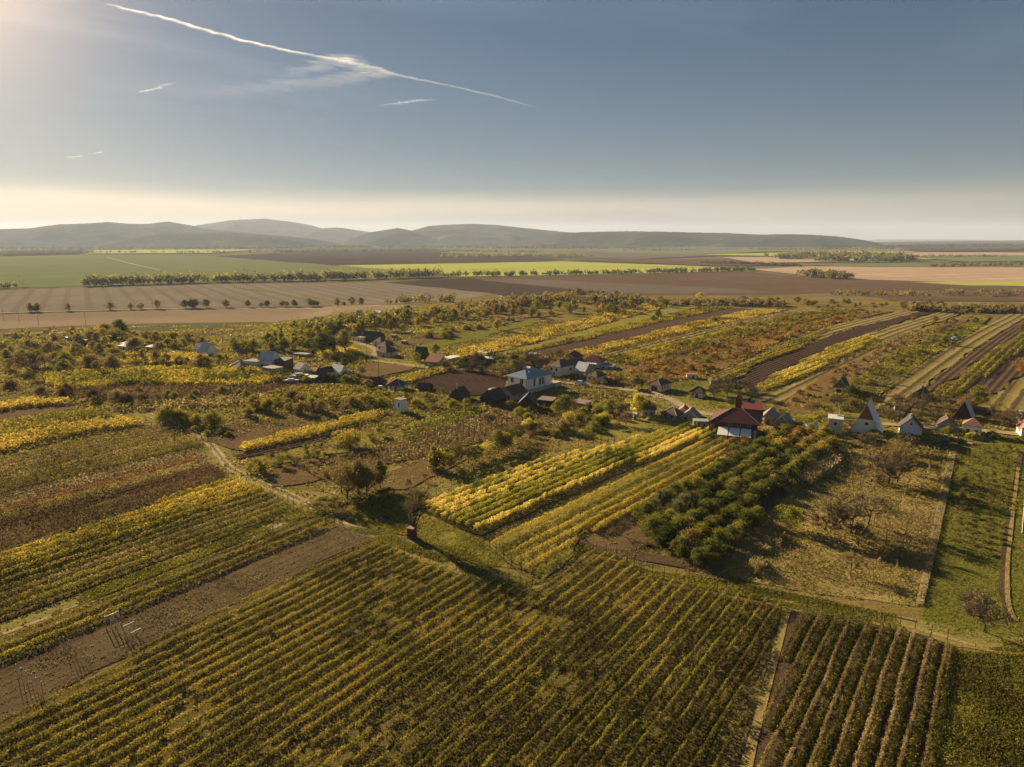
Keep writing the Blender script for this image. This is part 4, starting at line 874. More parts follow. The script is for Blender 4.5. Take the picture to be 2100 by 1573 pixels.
# ------------------------------------------------------------------ houses, huts and sheds
PL = {
 'white': solid('wall_white', (.80,.77,.70), .85, .12, .8), 'cream': solid('wall_cream', (.66,.57,.43), .85, .15, .8), 'grey': solid('wall_grey', (.34,.33,.30), .9, .2, .8),
 'stone': solid('wall_stone', (.28,.25,.20), .95, .35, 1.5), 'yellow': solid('wall_yellow', (.62,.47,.17), .85, .12, .8), 'green': solid('wall_green', (.08,.20,.05), .85, .2, .8),
 'wood': solid('wall_wood', (.26,.12,.05), .8, .25, 1.2), 'darkwood': solid('wall_dark_wood', (.08,.045,.035), .85, .3, 1.2), 'redwood': solid('wall_red_wood', (.11,.035,.028), .8, .3, 1.2),
 'palegreen': solid('wall_pale_green', (.32,.35,.20), .85, .15), 'brickw': solid('wall_brick', (.30,.14,.09), .9, .3, 2.5),
 'r_metal': solid('roof_metal', (.46,.48,.50), .62, .18, .6, metal=.2), 'r_pale': solid('roof_pale_sheet', (.66,.65,.61), .85, .22, .8, spec=.1), 'r_blue': solid('roof_blue_grey', (.20,.27,.32), .38, .08, .5, metal=.3),
 'r_dark': solid('roof_dark', (.055,.048,.045), .8, .3, 1.5), 'r_brown': solid('roof_brown_tile', (.12,.075,.055), .8, .35, 2), 'r_red': solid('roof_red', (.19,.04,.035), .55, .2, 1.2),
 'r_maroon': solid('roof_maroon', (.105,.03,.028), .75, .2, 1.0), 'r_tile': solid('roof_clay_tile', (.30,.15,.10), .8, .3, 2), 'r_orange': solid('roof_orange', (.34,.11,.05), .7, .2, 1), 'r_green': solid('roof_green_black', (.03,.05,.035), .7, .2, 1),
 'r_grey': solid('roof_grey_tile', (.20,.19,.18), .8, .3, 2), 'r_flat': solid('roof_rusty_felt', (.24,.16,.12), .85, .3, 2), 'glass': solid('window_glass', (.03,.035,.045), .12, .1, 1, spec=.6), 'frame': solid('window_frame', (.58,.55,.50), .6), 'dframe': solid('dark_frame', (.09,.06,.05), .7),
 'trim': solid('roof_trim', (.62,.60,.55), .6), 'dtrim': solid('roof_dark_trim', (.10,.08,.07), .7), 'concrete': solid('concrete', (.42,.38,.31), .9), 'canvas': solid('awning_canvas', (.82,.80,.76), .75, .06, .5), 'steel': STEELM,
}
def hs(f):
    return math.pi - R(f)
def house(px, py, face, w, d, hw, roof, hr, wm, rm, label, cat='house', over=.4, wins=(), door=None, chim=None, ridge='y', group=None, trim=None, gm_=None, name=None, sink=.4, foot=None, world=None, k_=.80):
    """w across the front, d deep; face = compass bearing the front looks to; ridge 'y' puts a gable on the front, 'x' the eaves"""
    x, y = world or G(px, py); z = float(H(x, y)); rz = hs(face)
    o = empty(name or cat.replace(' ', '_'), (x, y, z), rz, label, cat, group)
    o.scale = (k_, k_, k_); X, Y = w / 2, d / 2; wall = MB(); wall.box(-X, X, -Y, Y, -sink, hw)
    rf = MB(); th = .16
    if roof == 'gable':
        if ridge == 'y':
            sl = hr / X
            for y_ in (-Y, Y): wall.add([(-X, y_ * .999, hw - .01), (X, y_ * .999, hw - .01), (0, y_ * .999, hw + hr - .01), (-X, y_ * .96, hw - .01), (X, y_ * .96, hw - .01), (0, y_ * .96, hw + hr - .01)], [(0, 1, 2), (5, 4, 3), (0, 2, 5, 3), (1, 4, 5, 2), (0, 3, 4, 1)])
            for s in (-1, 1): rf.slab([(s * (X + over), -Y - over, hw - over * sl + .12), (s * (X + over), Y + over, hw - over * sl + .12), (0, Y + over, hw + hr + .12), (0, -Y - over, hw + hr + .12)], th)
        else:
            sl = hr / Y
            for x_ in (-X, X): wall.add([(x_ * .999, -Y, hw - .01), (x_ * .999, Y, hw - .01), (x_ * .999, 0, hw + hr - .01), (x_ * .96, -Y, hw - .01), (x_ * .96, Y, hw - .01), (x_ * .96, 0, hw + hr - .01)], [(0, 1, 2), (5, 4, 3), (0, 2, 5, 3), (1, 4, 5, 2), (0, 3, 4, 1)])
            for s in (-1, 1): rf.slab([(-X - over, s * (Y + over), hw - over * sl + .12), (X + over, s * (Y + over), hw - over * sl + .12), (X + over, 0, hw + hr + .12), (-X - over, 0, hw + hr + .12)], th)
    elif roof in ('hip', 'pyramid'):
        XX, YY = X + over, Y + over; zb = hw + .02; zt = hw + hr
        if roof == 'pyramid': a = b = (0, 0, zt)
        elif XX >= YY: a = (-(XX - YY), 0, zt); b = (XX - YY, 0, zt)
        else: a = (0, -(YY - XX), zt); b = (0, YY - XX, zt)
        c = [(-XX, -YY, zb), (XX, -YY, zb), (XX, YY, zb), (-XX, YY, zb)]
        if roof == 'pyramid': rf.add(c + [a], [(0, 1, 4), (1, 2, 4), (2, 3, 4), (3, 0, 4)])
        elif XX >= YY: rf.add(c + [a, b], [(0, 1, 5, 4), (1, 2, 5), (2, 3, 4, 5), (3, 0, 4)])
        else: rf.add(c + [a, b], [(0, 1, 4), (1, 2, 5, 4), (2, 3, 5), (3, 0, 4, 5)])
        rf.box(-XX, XX, -YY, YY, zb - .18, zb - .004)
    elif roof == 'flat': rf.box(-X - over, X + over, -Y - over, Y + over, hw + .003, hw + .2)
    elif roof == 'shed':   # falls towards the front
        rf.slab([(-X - over, -Y - over, hw + .12), (X + over, -Y - over, hw + .12), (X + over, Y + over, hw + hr + .12), (-X - over, Y + over, hw + hr + .12)], th)
        wall.add([(-X, -Y, hw - .01), (X, -Y, hw - .01), (X, Y, hw - .01), (-X, Y, hw - .01), (X, Y, hw + hr - .1), (-X, Y, hw + hr - .1)], [(3, 2, 4, 5), (1, 4, 2), (0, 3, 5), (0, 5, 4, 1)])
    elif roof == 'aframe':  # roof planes reach almost to the ground
        lo = .35
        for s in (-1, 1): rf.slab([(s * (X + .25), -Y - over, lo), (s * (X + .25), Y + over, lo), (0, Y + over, hw + hr + .14), (0, -Y - over, hw + hr + .14)], .2)
        wall = MB(); zt = hw + hr - .2
        for y_ in (-Y, Y): wall.add([(-X * .93, y_, -sink), (X * .93, y_, -sink), (X * .93, y_, .5), (0, y_, zt), (-X * .93, y_, .5), (-X * .93, y_ * .97, -sink), (X * .93, y_ * .97, -sink), (X * .93, y_ * .97, .5), (0, y_ * .97, zt), (-X * .93, y_ * .97, .5)],
            [(0, 1, 2, 3, 4), (9, 8, 7, 6, 5), (0, 4, 9, 5), (1, 6, 7, 2), (3, 2, 7, 8), (4, 3, 8, 9), (0, 5, 6, 1)])
        for s in (-1, 1): wall.box(min(s * X * .9, s * X * .86), max(s * X * .9, s * X * .86), -Y * .96, Y * .96, -sink, .8)
    wall.build('wall', PL[wm], o); r_ = rf.build('roof', PL[rm], o)
    if gm_ and roof in ('gable', 'aframe') and ridge == 'y':     # boarded gable over the masonry
        zt = hw + hr; z0, mat_ = gm_; 
        wX = (X * .93 if roof == 'aframe' else X); 
        if roof == 'aframe': wx = wX * (zt - .2 - z0) / (zt - .2 - .5)
        else: wx = wX * (zt - z0) / hr if z0 > hw else wX
        for nm, a0, a1 in (('gable_boards', -Y - .05, -Y - .006),):
            g = MB(); k = .97; tri = [(-wx * k, z0), (wx * k, z0), (0, z0 + (zt - z0) * .95)]
            g.add([(x_, a0, z_) for x_, z_ in tri] + [(x_, a1, z_) for x_, z_ in tri], [(0, 1, 2), (5, 4, 3), (0, 3, 4, 1), (1, 4, 5, 2), (2, 5, 3, 0)]); g.build(nm, PL[mat_], o)
    if trim and roof in ('gable', 'aframe') and ridge == 'y':
        g = MB(); zt = hw + hr + .16; ex, ez = (X + .27, .35) if roof == 'aframe' else (X + over + .02, hw - over * hr / X + .14)
        for s in (-1, 1): g.slab([(s * ex, -Y - over - .06, ez), (s * ex, -Y - over - .003, ez), (0, -Y - over - .003, zt), (0, -Y - over - .06, zt)], .3)
        g.build('barge_board', PL[trim], r_)
    if trim and roof in ('hip', 'pyramid'):
        g = MB(); XX, YY = X + over, Y + over
        if roof == 'pyramid': ends = [(0, 0)] * 4
        elif XX >= YY: ends = [(-(XX - YY), 0), (XX - YY, 0), (XX - YY, 0), (-(XX - YY), 0)]
        else: ends = [(0, -(YY - XX)), (0, -(YY - XX)), (0, YY - XX), (0, YY - XX)]
        for (cx, cy), e in zip([(-XX, -YY), (XX, -YY), (XX, YY), (-XX, YY)], ends): g.tube((cx, cy, hw + .05), (e[0], e[1], hw + hr + .03), .09, .09, 4)
        g.build('hip_ridge', PL[trim], r_)
    if not wins and not door and roof != 'aframe' and w > 2.8:      # a plain small window and a plank door on the front
        u0 = w * .22 * (1 if (px % 2) else -1); wins = [('f', u0, min(hw - .7, 1.5), .7, .6, 'dframe')]; door = ('f', -u0, .95, min(hw - .25, 1.9))
        if d > 5: wins = wins + [('r', 0, min(hw - .7, 1.5), .7, .6, 'dframe')]
    for wn in wins:
        side, u_, z_, ww, wh = wn[:5]; fm = wn[5] if len(wn) > 5 else 'frame'
        def bx(m, e, a, b, g0, g1, h0, h1):
            if side == 'f': m.box(a, b, -Y - g1, -Y - g0, h0, h1)
            elif side == 'b': m.box(a, b, Y + g0, Y + g1, h0, h1)
            elif side == 'l': m.box(-X - g1, -X - g0, a, b, h0, h1)
            else: m.box(X + g0, X + g1, a, b, h0, h1)
        m = MB(); a0, a1, h0, h1 = u_ - ww / 2, u_ + ww / 2, z_ - wh / 2, z_ + wh / 2; f_ = .07
        bx(m, 0, a0 - f_, a0, .002, .07, h0 - f_, h1 + f_); bx(m, 0, a1, a1 + f_, .002, .07, h0 - f_, h1 + f_); bx(m, 0, a0 + .001, a1 - .001, .002, .07, h1, h1 + f_); bx(m, 0, a0 + .001, a1 - .001, .002, .1, h0 - f_, h0)
        fo = m.build('window', PL[fm], o); m = MB(); bx(m, 0, a0, a1, .004, .03, h0, h1); m.build('pane', PL['glass'], fo)
    if door:
        side, u_, ww, wh = door[:4]; dm = door[4] if len(door) > 4 else 'dframe'; m = MB()
        if side == 'f': m.box(u_ - ww / 2, u_ + ww / 2, -Y - .06, -Y - .003, 0, wh)
        elif side == 'l': m.box(-X - .06, -X - .003, u_ - ww / 2, u_ + ww / 2, 0, wh)
        else: m.box(X + .003, X + .06, u_ - ww / 2, u_ + ww / 2, 0, wh)
        m.build('door', PL[dm], o)
    if chim:
        cx, cy, ch, cm = chim; MB().box(cx - .3, cx + .3, cy - .3, cy + .3, hw, hw + ch).build('chimney', PL[cm], r_)
    return o
# -- the large modern house
o = house(1086, 797, 222, 9.4, 14.5, 5.6, 'hip', 2.3, 'white', 'r_blue', 'large two storey white house with a blue grey hipped metal roof', over=1.0, k_=.88,
      wins=[('f',-2.9,4.2,.5,1.6,'dframe'),('f',-2.1,4.2,.5,1.6,'dframe'),('f',1.9,4.2,.5,1.6,'dframe'),('f',2.7,4.2,.5,1.6,'dframe'),('r',-2.6,3.6,.9,2.4,'dframe'),('r',.6,3.5,.9,2.6,'dframe'),('r',2.2,3.5,.9,2.6,'dframe')])
m = MB().box(-3.8,-1.2,-7.33,-7.255,0,2.3).box(1.2,3.8,-7.33,-7.255,0,2.3); 
MB().box(-3.9,-1.0,-7.33,-7.255,.02,2.3).build('garage_door', PL['cream'], o); MB().box(1.0,3.9,-7.33,-7.255,.02,2.3).build('garage_door', PL['cream'], o)
g = MB()
for yy in (-7.5, -2.5, 3.2, 7.5): g.box(4.75, 4.83, yy - .12, yy + .12, 0, 5.5)
g.box(4.75,4.9,-7.2,9.2,-.3,.9); g.build('plinth_and_pilasters', PL['grey'], o)
MB().tube((-1.2,-2,5.9),(-1.2,-2,8.3),.22,.22,8).build('flue', PL['r_dark'], o); MB().tube((2,-2.5,6),(2,-2.5,7.1),.3,.3,8).tube((2,-2.5,7.1),(2,-2.5,7.5),.45,.1,8).build('roof_vent', PL['r_metal'], o)
g = MB(); g.box(4.4,6.6,7.6,11.6,-.3,2.0); g.build('terrace_wall', PL['concrete'], o); MB().box(-8.2,-4.8,-2.5,4.5,-.3,2.6).box(-8.5,-4.72,-2.8,4.8,2.6,2.8).build('side_annex', PL['cream'], o)
g = MB(); g.box(5.5,5.7,-12.5,7.4,-.3,1.5); g.box(-1,5.5,-12.5,-12.3,-.3,1.5); g = g.build('garden_wall', PL['concrete'], o)
# -- the red restaurant
o = house(1509, 886, 201, 13.2, 10.5, 4.7, 'hip', 3.5, 'redwood', 'r_maroon', 'large maroon hipped roof house with three white awning panels in front', over=1.2, trim='dtrim',
      wins=[('f',-1.6,3.8,.9,.8),('f',1.0,3.8,.9,.8),('f',4.2,3.8,.8,.7),('f',-4.5,3.8,.9,.8,'dframe'),('r',-2.5,3.5,.9,.9),('l',2,3.5,.9,.9)])
for i in range(3):
    x0 = -5.2 + i * 3.5; cv = MB(); cv.slab([(x0, -11.2, 1.65), (x0 + 3.2, -11.2, 1.65), (x0 + 3.2, -5.9, 3.0), (x0, -5.9, 3.0)], .05); cv.build('awning_panel', PL['canvas'], o)
g = MB()
for i in range(4):
    x0 = -5.35 + i * 3.5; g.tube((x0, -11.3, 0), (x0, -11.3, 1.7), .07, .07, 5); g.tube((x0, -11.3, 1.6), (x0, -5.35, 3.15), .06, .06, 4)
g.tube((-5.4,-11.3,1.63),(5.3,-11.3,1.63),.07,.07,4); g.build('awning_frame', PL['dframe'], o)
MB().box(-5.6,5.6,-11.6,-5.3,-.3,.12).build('terrace', PL['r_tile'], o); MB().box(-9.5,-6.7,-9,-2,-.3,.08).build('terrace_path', PL['brickw'], o)
MB().box(5.6,6.5,-6.6,-5.3,0,2.6).build('porch_box', PL['frame'], o)
for i, (tx, ty) in enumerate([(-4,-8.3),(-1.2,-8.4),(1.6,-8.2),(4.2,-8.6)]):
    q = o.matrix_basis @ Vector((tx, ty, .13)); t_ = empty('table', q, hs(201), ['dark table under the left awning panel','dark table between left and middle awning panels','dark table under the middle awning panel','red covered table under the right awning panel'][i], 'table', 'tables under the awning')
    MB().box(-.6,.6,-.4,.4,.68,.74).build('table_top', PL['r_red' if i == 3 else 'darkwood'], t_)
    for a in (-.5,.5):
        for b in (-.3,.3): MB().box(a-.03,a+.03,b-.03,b+.03,0,.68).build('leg', PL['dframe'], t_)
house(1543, 848, 201, 6.2, 6.5, 2.3, 'shed', 1.2, 'redwood', 'r_red', 'bright red sheet roofed annex behind the maroon house', over=.3)
house(1514, 838, 216, 1.8, 1.8, 4.0, 'gable', 1.5, 'redwood', 'r_red', 'narrow red tower dormer rising behind the maroon ridge', cat='tower', over=.25)
house(1537, 838, 216, 1.2, 1.4, 3.2, 'gable', 1.0, 'redwood', 'r_red', 'small red gabled turret right of the red tower dormer', cat='tower', over=.15)
# -- the tall white A-frame
o = house(1776, 884, 214, 8.0, 6.8, 2.4, 'aframe', 6.6, 'white', 'r_pale', 'tall white A-frame cottage with brown boarded gable and pale metal roof', cat='cottage', k_=.90, over=.7, trim='trim', gm_=(4.3, 'wood'),
      wins=[('f',.3,3.0,.8,.9),('f',.25,5.2,.35,.35,'dframe')], door=('f', 2.6, 1.1, 1.7, 'frame'))
MB().box(1.0,1.6,-2,-.8,5.2,5.4).build('roof_hatch', PL['glass'], o)
# -- its neighbours
o = house(1711, 887, 205, 4.2, 3.6, 5.0, 'shed', .5, 'cream', 'r_pale', 'tall narrow cream hut with a pale sheet roof and thin mast', cat='hut', over=.25, wins=[('f',0,3.4,.8,.9)])
MB().tube((.9,1.2,5.4),(.9,1.2,9.6),.05,.03,5).build('mast', PL['frame'], o); MB().box(.3,1.7,.9,1.6,5.5,5.8).build('roof_box', PL['r_metal'], o)
house(1663, 886, 195, 5.0, 3.2, 2.1, 'shed', .7, 'grey', 'r_pale', 'low shed with a mottled pale sheet roof by the orchard', cat='shed', over=.2)
house(1436, 876, 190, 4.8, 2.2, 2.3, 'shed', .3, 'palegreen', 'r_metal', 'long pale green shed with flat grey roof beside the yellow vines', cat='shed', over=.15, wins=[('f',1.2,1.0,.5,.9)])
house(1330, 853, 190, 4.6, 4.6, 3.1, 'pyramid', 2.6, 'grey', 'r_brown', 'tall grey walled wine cellar with a dark pyramid roof', cat='cellar house', over=.4, trim='dtrim')
house(1379, 857, 222, 6.0, 5.6, 1.9, 'hip', 2.2, 'stone', 'r_brown', 'low brown hipped roof cellar between the grey cellar and the gabled one', cat='cellar house', over=.4, trim='trim')
house(1416, 860, 205, 5.6, 5.2, 1.6, 'gable', 2.4, 'stone', 'r_grey', 'low gabled cellar with grey tiles and pale left verge', cat='cellar house', over=.4, trim='trim')
house(1402, 850, 200, 3.6, 4, 1.8, 'gable', 1.5, 'cream', 'r_tile', 'small tan roofed hut behind the low gabled cellar', cat='hut', over=.3)
house(1302, 861, 185, 1.3, 1.3, 2.2, 'shed', .3, 'white', 'r_pale', 'little white outhouse left of the grey cellar', cat='outhouse', over=.12, door=('f',0,.7,1.8,'dframe'))
house(1285, 852, 185, 4.5, 1.2, 1.1, 'flat', 0, 'cream', 'r_flat', 'low cream wall hut behind the white outhouse', cat='hut', over=.1)
house(1353, 800, 222, 5.4, 9.0, 3.0, 'hip', 2.0, 'cream', 'r_brown', 'long cream house with brown hipped roof and garage door at the road', over=.45, trim='dtrim', wins=[('r',-2.6,1.8,.5,1.0,'dframe'),('r',-.6,1.8,.5,1.0,'dframe'),('r',1.6,1.8,.5,1.0,'dframe')], door=('f',0,2.8,2.4,'darkwood'))
o = house(1431, 814, 212, 5.0, 5.0, 2.4, 'hip', 2.2, 'cream', 'r_brown', 'small cream cottage with brown roof and a paved front', cat='cottage', over=.4, trim='dtrim', wins=[('f',-1.4,1.5,.6,.8,'dframe')], door=('f',.3,1.1,1.9,'dframe'))
MB().box(-2.6,3.0,-5.2,-2.7,-.3,.1).build('paving', PL['concrete'], o)
house(1418, 776, 190, 4.4, 3.0, 2.0, 'flat', 0, 'white', 'r_tile', 'small white flat roofed shed above the cream house', cat='shed', over=.3, door=('f',.6,1.0,1.6,'dframe'))
house(1466, 790, 190, 4.0, 3.0, 1.9, 'shed', .5, 'stone', 'r_flat', 'little stone shed behind the bare tree', cat='shed', over=.2)
house(1581, 868, 200, 4.6, 4.6, 3.0, 'pyramid', 2.8, 'stone', 'r_grey', 'small hut with a mossy grey pyramid roof right of the maroon house', cat='hut', over=.4)
house(1606, 878, 215, 5.2, 5.0, 2.2, 'gable', 2.6, 'stone', 'r_grey', 'grey tiled gabled hut with pale left verge above the orchard', cat='hut', over=.4, trim='trim')
o = house(1724, 803, 214, 6.0, 6.0, 1.9, 'gable', 4.0, 'white', 'r_dark', 'white hut with steep black roof on the slope beside the evergreens', cat='hut', over=.5, trim='trim', gm_=(2.0,'wood'), wins=[('f',0,3.6,.5,.5,'dframe'),('f',-.3,1.1,1.8,.7,'dframe')])
house(1866, 887, 208, 6.4, 6.0, 2.4, 'gable', 3.4, 'white', 'r_dark', 'white hut with dark steep roof behind the half bare tree', cat='hut', over=.5, trim='r_tile', wins=[('f',0,3.6,.4,.4,'dframe')], chim=(-.3,-1.0,4.1,'white'))
house(1940, 879, 205, 5.6, 4.6, 1.9, 'gable', 2.2, 'grey', 'r_brown', 'low grey hut with brown gabled roof along the lower road', cat='hut', over=.4, trim='r_tile')
house(1993, 889, 216, 5.0, 4.8, 3.2, 'hip', 2.1, 'white', 'r_tile', 'white walled cellar with clay red roof beside the pale road', cat='cellar house', over=.45)
house(1977, 856, 222, 5.6, 5.2, 1.2, 'aframe', 5.2, 'darkwood', 'r_metal', 'dark hut with a steep weathered sheet metal roof', cat='hut', over=.4)
house(1888, 816, 214, 5.6, 6.0, 2.0, 'gable', 2.4, 'darkwood', 'r_dark', 'dark open barn beside the ploughed strip', cat='barn', over=.3)
house(2006, 848, 200, 6.5, 3.0, 1.7, 'shed', .4, 'darkwood', 'r_dark', 'low dark shed behind the sheet metal hut', cat='shed', over=.2)
house(2105, 893, 200, 4.5, 5, 2.8, 'gable', 2.2, 'white', 'r_tile', 'white hut with clay roof cut by the right edge', cat='hut', over=.3)
house(2105, 868, 200, 4.5, 5, 3.2, 'shed', .6, 'grey', 'r_pale', 'grey hut cut by the right edge above the road', cat='hut', over=.3)
house(1778, 909, 200, 1.0, 1.0, 1.8, 'shed', .25, 'wood', 'r_pale', 'small brown outhouse on the grass in front of the A-frame', cat='outhouse', over=.15)
house(1843, 841, 205, 3, 3, 1.7, 'shed', .4, 'white', 'r_dark', 'tiny white shed hidden in bare branches', cat='shed', over=.2)
# -- dark huts round the large modern house
house(1052, 816, 222, 7.5, 8.5, 2.7, 'gable', 2.6, 'grey', 'r_brown', 'grey rendered barn with brown gabled roof before the modern house', cat='barn', over=.5)
house(1012, 826, 216, 7.0, 8.0, 2.2, 'gable', 3.2, 'darkwood', 'r_dark', 'black roofed barn left of the grey rendered one', cat='barn', over=.4)
house(1082, 836, 190, 6.0, 6.5, 2.4, 'gable', 3.0, 'darkwood', 'r_dark', 'black hut in front of the garden wall', cat='hut', over=.4)
house(1122, 829, 205, 5.5, 4.2, 2.0, 'shed', .5, 'darkwood', 'r_flat', 'open fronted shed with flat tan roof', cat='shed', over=.35)
house(1194, 838, 215, 5.2, 4.6, 2.5, 'shed', .4, 'grey', 'r_flat', 'grey block shed with rusty flat roof beside the dense tree', cat='shed', over=.3, door=('r',0,1,1.8))
o = house(943, 818, 205, 6.0, 6.5, 1.6, 'gable', 3.2, 'darkwood', 'r_dark', 'dark hut with a tall white chimney pipe', cat='hut', over=.3)
MB().tube((.2,-2.6,1.5),(.2,-2.6,6.6),.18,.18,6).build('stove_pipe', PL['trim'], o)
o = house(822, 843, 214, 3.6, 3.2, 4.6, 'flat', 0, 'white', 'r_flat', 'small square white tower hut with a stone left side', cat='hut', over=.2, wins=[('f',.6,2.6,.35,1.4,'dframe')])
MB().box(-1.95,-1.802,-1.62,1.62,-.3,4.5).build('stone_facing', PL['stone'], o)
house(815, 797, 205, 6.0, 5.6, 1.9, 'hip', 2.6, 'white', 'r_brown', 'white walled cellar with dark brown pyramid roof', cat='cellar house', over=.5, trim='trim')
house(872, 800, 200, 5.6, 4.0, 1.2, 'gable', 1.9, 'darkwood', 'r_dark', 'low dark gabled cellar in the scrub', cat='cellar house', over=.3, ridge='x')
house(773, 790, 200, 5.6, 5.5, 1.4, 'gable', 2.2, 'darkwood', 'r_dark', 'low dark roofed cellar left of the white walled one', cat='cellar house', over=.3, ridge='x')
house(780, 801, 190, 1.3, 1.3, 1.9, 'flat', 0, 'grey', 'r_pale', 'tiny white topped outhouse in the gardens', cat='outhouse', over=.15)
# -- village middle right
house(1222, 783, 222, 5.6, 6.2, 3.0, 'hip', 2.4, 'cream', 'r_brown', 'small pink cream house with brown roof right at the road', over=.5, wins=[('f',-1.3,1.8,.7,.9,'dframe'),('f',1.1,1.8,.7,.9,'dframe')], trim='dtrim')
house(1197, 773, 222, 5.5, 6.0, 3.6, 'gable', 3.2, 'grey', 'r_metal', 'house with a steep pale grey metal roof in the village', over=.4, ridge='x')
house(1152, 768, 222, 7.0, 11.0, 4.6, 'hip', 2.6, 'cream', 'r_brown', 'tall cream house with brown roof behind the modern house', over=.6, wins=[('f',-1.8,3.2,.9,1.2,'dframe'),('f',1.2,3.2,.9,1.2,'dframe'),('f',-.3,1.2,.9,1.2,'dframe'),('r',2,2.8,1.6,1.1,'dframe')])
house(1178, 762, 132, 9.0, 7.0, 3.8, 'gable', 2.6, 'cream', 'r_brown', 'cream house with a long brown ridge in the village', over=.5, wins=[('f',1,2.4,1.8,1.0,'dframe')], ridge='x')
house(1118, 762, 200, 8.0, 7.0, 2.6, 'gable', 2.6, 'wood', 'r_brown', 'brown roofed barn behind the modern house', cat='barn', over=.5, ridge='x')
o = house(1218, 752, 205, 9.5, 7.5, 3.2, 'hip', 2.6, 'white', 'r_red', 'white house with bright red hipped roof at the village end', over=.6, wins=[('f',-2,1.7,1,1,'dframe'),('f',1.5,1.7,1,1,'dframe')])
MB().slab([(-3.5,-6.8,2.5),(3.2,-6.8,2.5),(3.2,-3.8,3.0),(-3.5,-3.8,3.0)],.12).build('porch_roof', PL['r_pale'], o)
house(1178, 742, 205, 7.0, 6.5, 3.0, 'hip', 3.0, 'cream', 'r_maroon', 'house with a dark red pointed roof behind the village', over=.5, chim=(1,0,3.4,'brickw'))
house(1167, 748, 205, 4.5, 5, 2.8, 'gable', 2.2, 'cream', 'r_tile', 'narrow tan roofed cottage in the village', cat='cottage', over=.4)
house(1246, 757, 205, 6.5, 5, 1.8, 'shed', .5, 'grey', 'r_grey', 'grey flat roofed shed right of the red roofed house', cat='shed', over=.3)
house(1076, 762, 190, 5.2, 3, 1.9, 'shed', .4, 'wood', 'r_pale', 'lean-to with a pale sheet roof behind the bushes', cat='shed', over=.2)
house(1090, 745, 200, 5.5, 5, 2.4, 'gable', 2.2, 'brickw', 'r_brown', 'brick cottage half hidden by bare trees', cat='cottage', over=.3)
house(1095, 732, 200, 6, 4, 1.8, 'flat', 0, 'grey', 'r_metal', 'low grey metal roofed store in the village', cat='shed', over=.2)
# -- village middle
house(924, 748, 222, 5.0, 9.0, 3.6, 'shed', .4, 'yellow', 'r_pale', 'yellow house with a flat white roof beside the bend', over=.2, wins=[('r',1,1.9,1,1.1,'dframe')])
house(892, 750, 200, 7.6, 7.0, 2.4, 'shed', 3.0, 'green', 'r_orange', 'green walled house with a rust orange sloping roof', over=.3, door=('f',-1.5,1.2,1.8,'frame'))
house(865, 736, 205, 6.2, 5.0, 1.4, 'gable', 5.0, 'darkwood', 'r_green', 'narrow cottage with a steep green black roof', cat='cottage', over=.3, chim=(0,1.4,5.6,'white'), ridge='x')
house(974, 747, 222, 6.5, 9.0, 2.6, 'gable', 2.4, 'white', 'r_brown', 'white gabled house right of the yellow one', over=.4)
house(1003, 744, 205, 7.5, 5.0, 2.6, 'flat', 0, 'brickw', 'r_metal', 'brick block with a flat metal roof among bare trees', cat='shed', over=.3)
house(990, 727, 200, 6, 4, 1.3, 'flat', 0, 'grey', 'r_pale', 'white sheeted low store above the village', cat='shed', over=.2)
house(794, 730, 215, 7.0, 8.0, 2.6, 'hip', 3.2, 'cream', 'r_dark', 'cream cellar house with a steep dark roof at the road bend', cat='cellar house', over=.6)
house(791, 717, 215, 6.5, 6.5, 2.4, 'hip', 2.8, 'cream', 'r_brown', 'brown roofed cellar house in the row above the bend', cat='cellar house', over=.5)
house(781, 709, 215, 6.0, 6, 2.6, 'hip', 2.8, 'white', 'r_brown', 'white cellar house at the top of the row above the bend', cat='cellar house', over=.5)
house(766, 700, 205, 12.0, 8, 2.6, 'gable', 3.6, 'darkwood', 'r_dark', 'broad black roofed farmhouse above the road', over=.5, ridge='x')
house(743, 701, 205, 5.0, 5, 3.0, 'flat', 0, 'cream', 'r_flat', 'small boxy cream hut left of the black farmhouse', cat='hut', over=.2)
house(735, 697, 205, 6.5, 6, 2.6, 'hip', 2.8, 'white', 'r_brown', 'brown hipped roof house left of the boxy hut', over=.5)
house(704, 693, 205, 6.5, 6, 2.4, 'gable', 2.6, 'white', 'r_brown', 'white gabled house at the village end', over=.5)
house(689, 694, 205, 6.0, 6, 2.6, 'hip', 3.0, 'white', 'r_brown', 'leftmost small white house with a pointed brown roof', over=.5)
house(809, 695, 200, 3.0, 3, 2.4, 'flat', 0, 'stone', 'r_tile', 'tiny brick cabin on the upper meadow', cat='cabin', over=.2)
house(830, 706, 200, 3.0, 3, 2.0, 'flat', 0, 'stone', 'r_tile', 'tiny brick cabin on the lower meadow strip', cat='cabin', over=.2)
house(735, 655, 205, 8.5, 7, 4.0, 'gable', 3.0, 'white', 'r_metal', 'white house with grey roof in the far wood', over=.5)
house(773, 650, 205, 7.0, 6, 3.6, 'shed', 1, 'white', 'r_metal', 'smaller white house right of the far white one', over=.3)
house(835, 641, 205, 7.0, 6, 3.0, 'gable', 3.0, 'darkwood', 'r_dark', 'dark gabled hut in the far wood', cat='hut', over=.4)
house(820, 646, 205, 7.0, 6, 2.6, 'gable', 2.6, 'stone', 'r_tile', 'clay roofed hut in the far wood', cat='hut', over=.4)
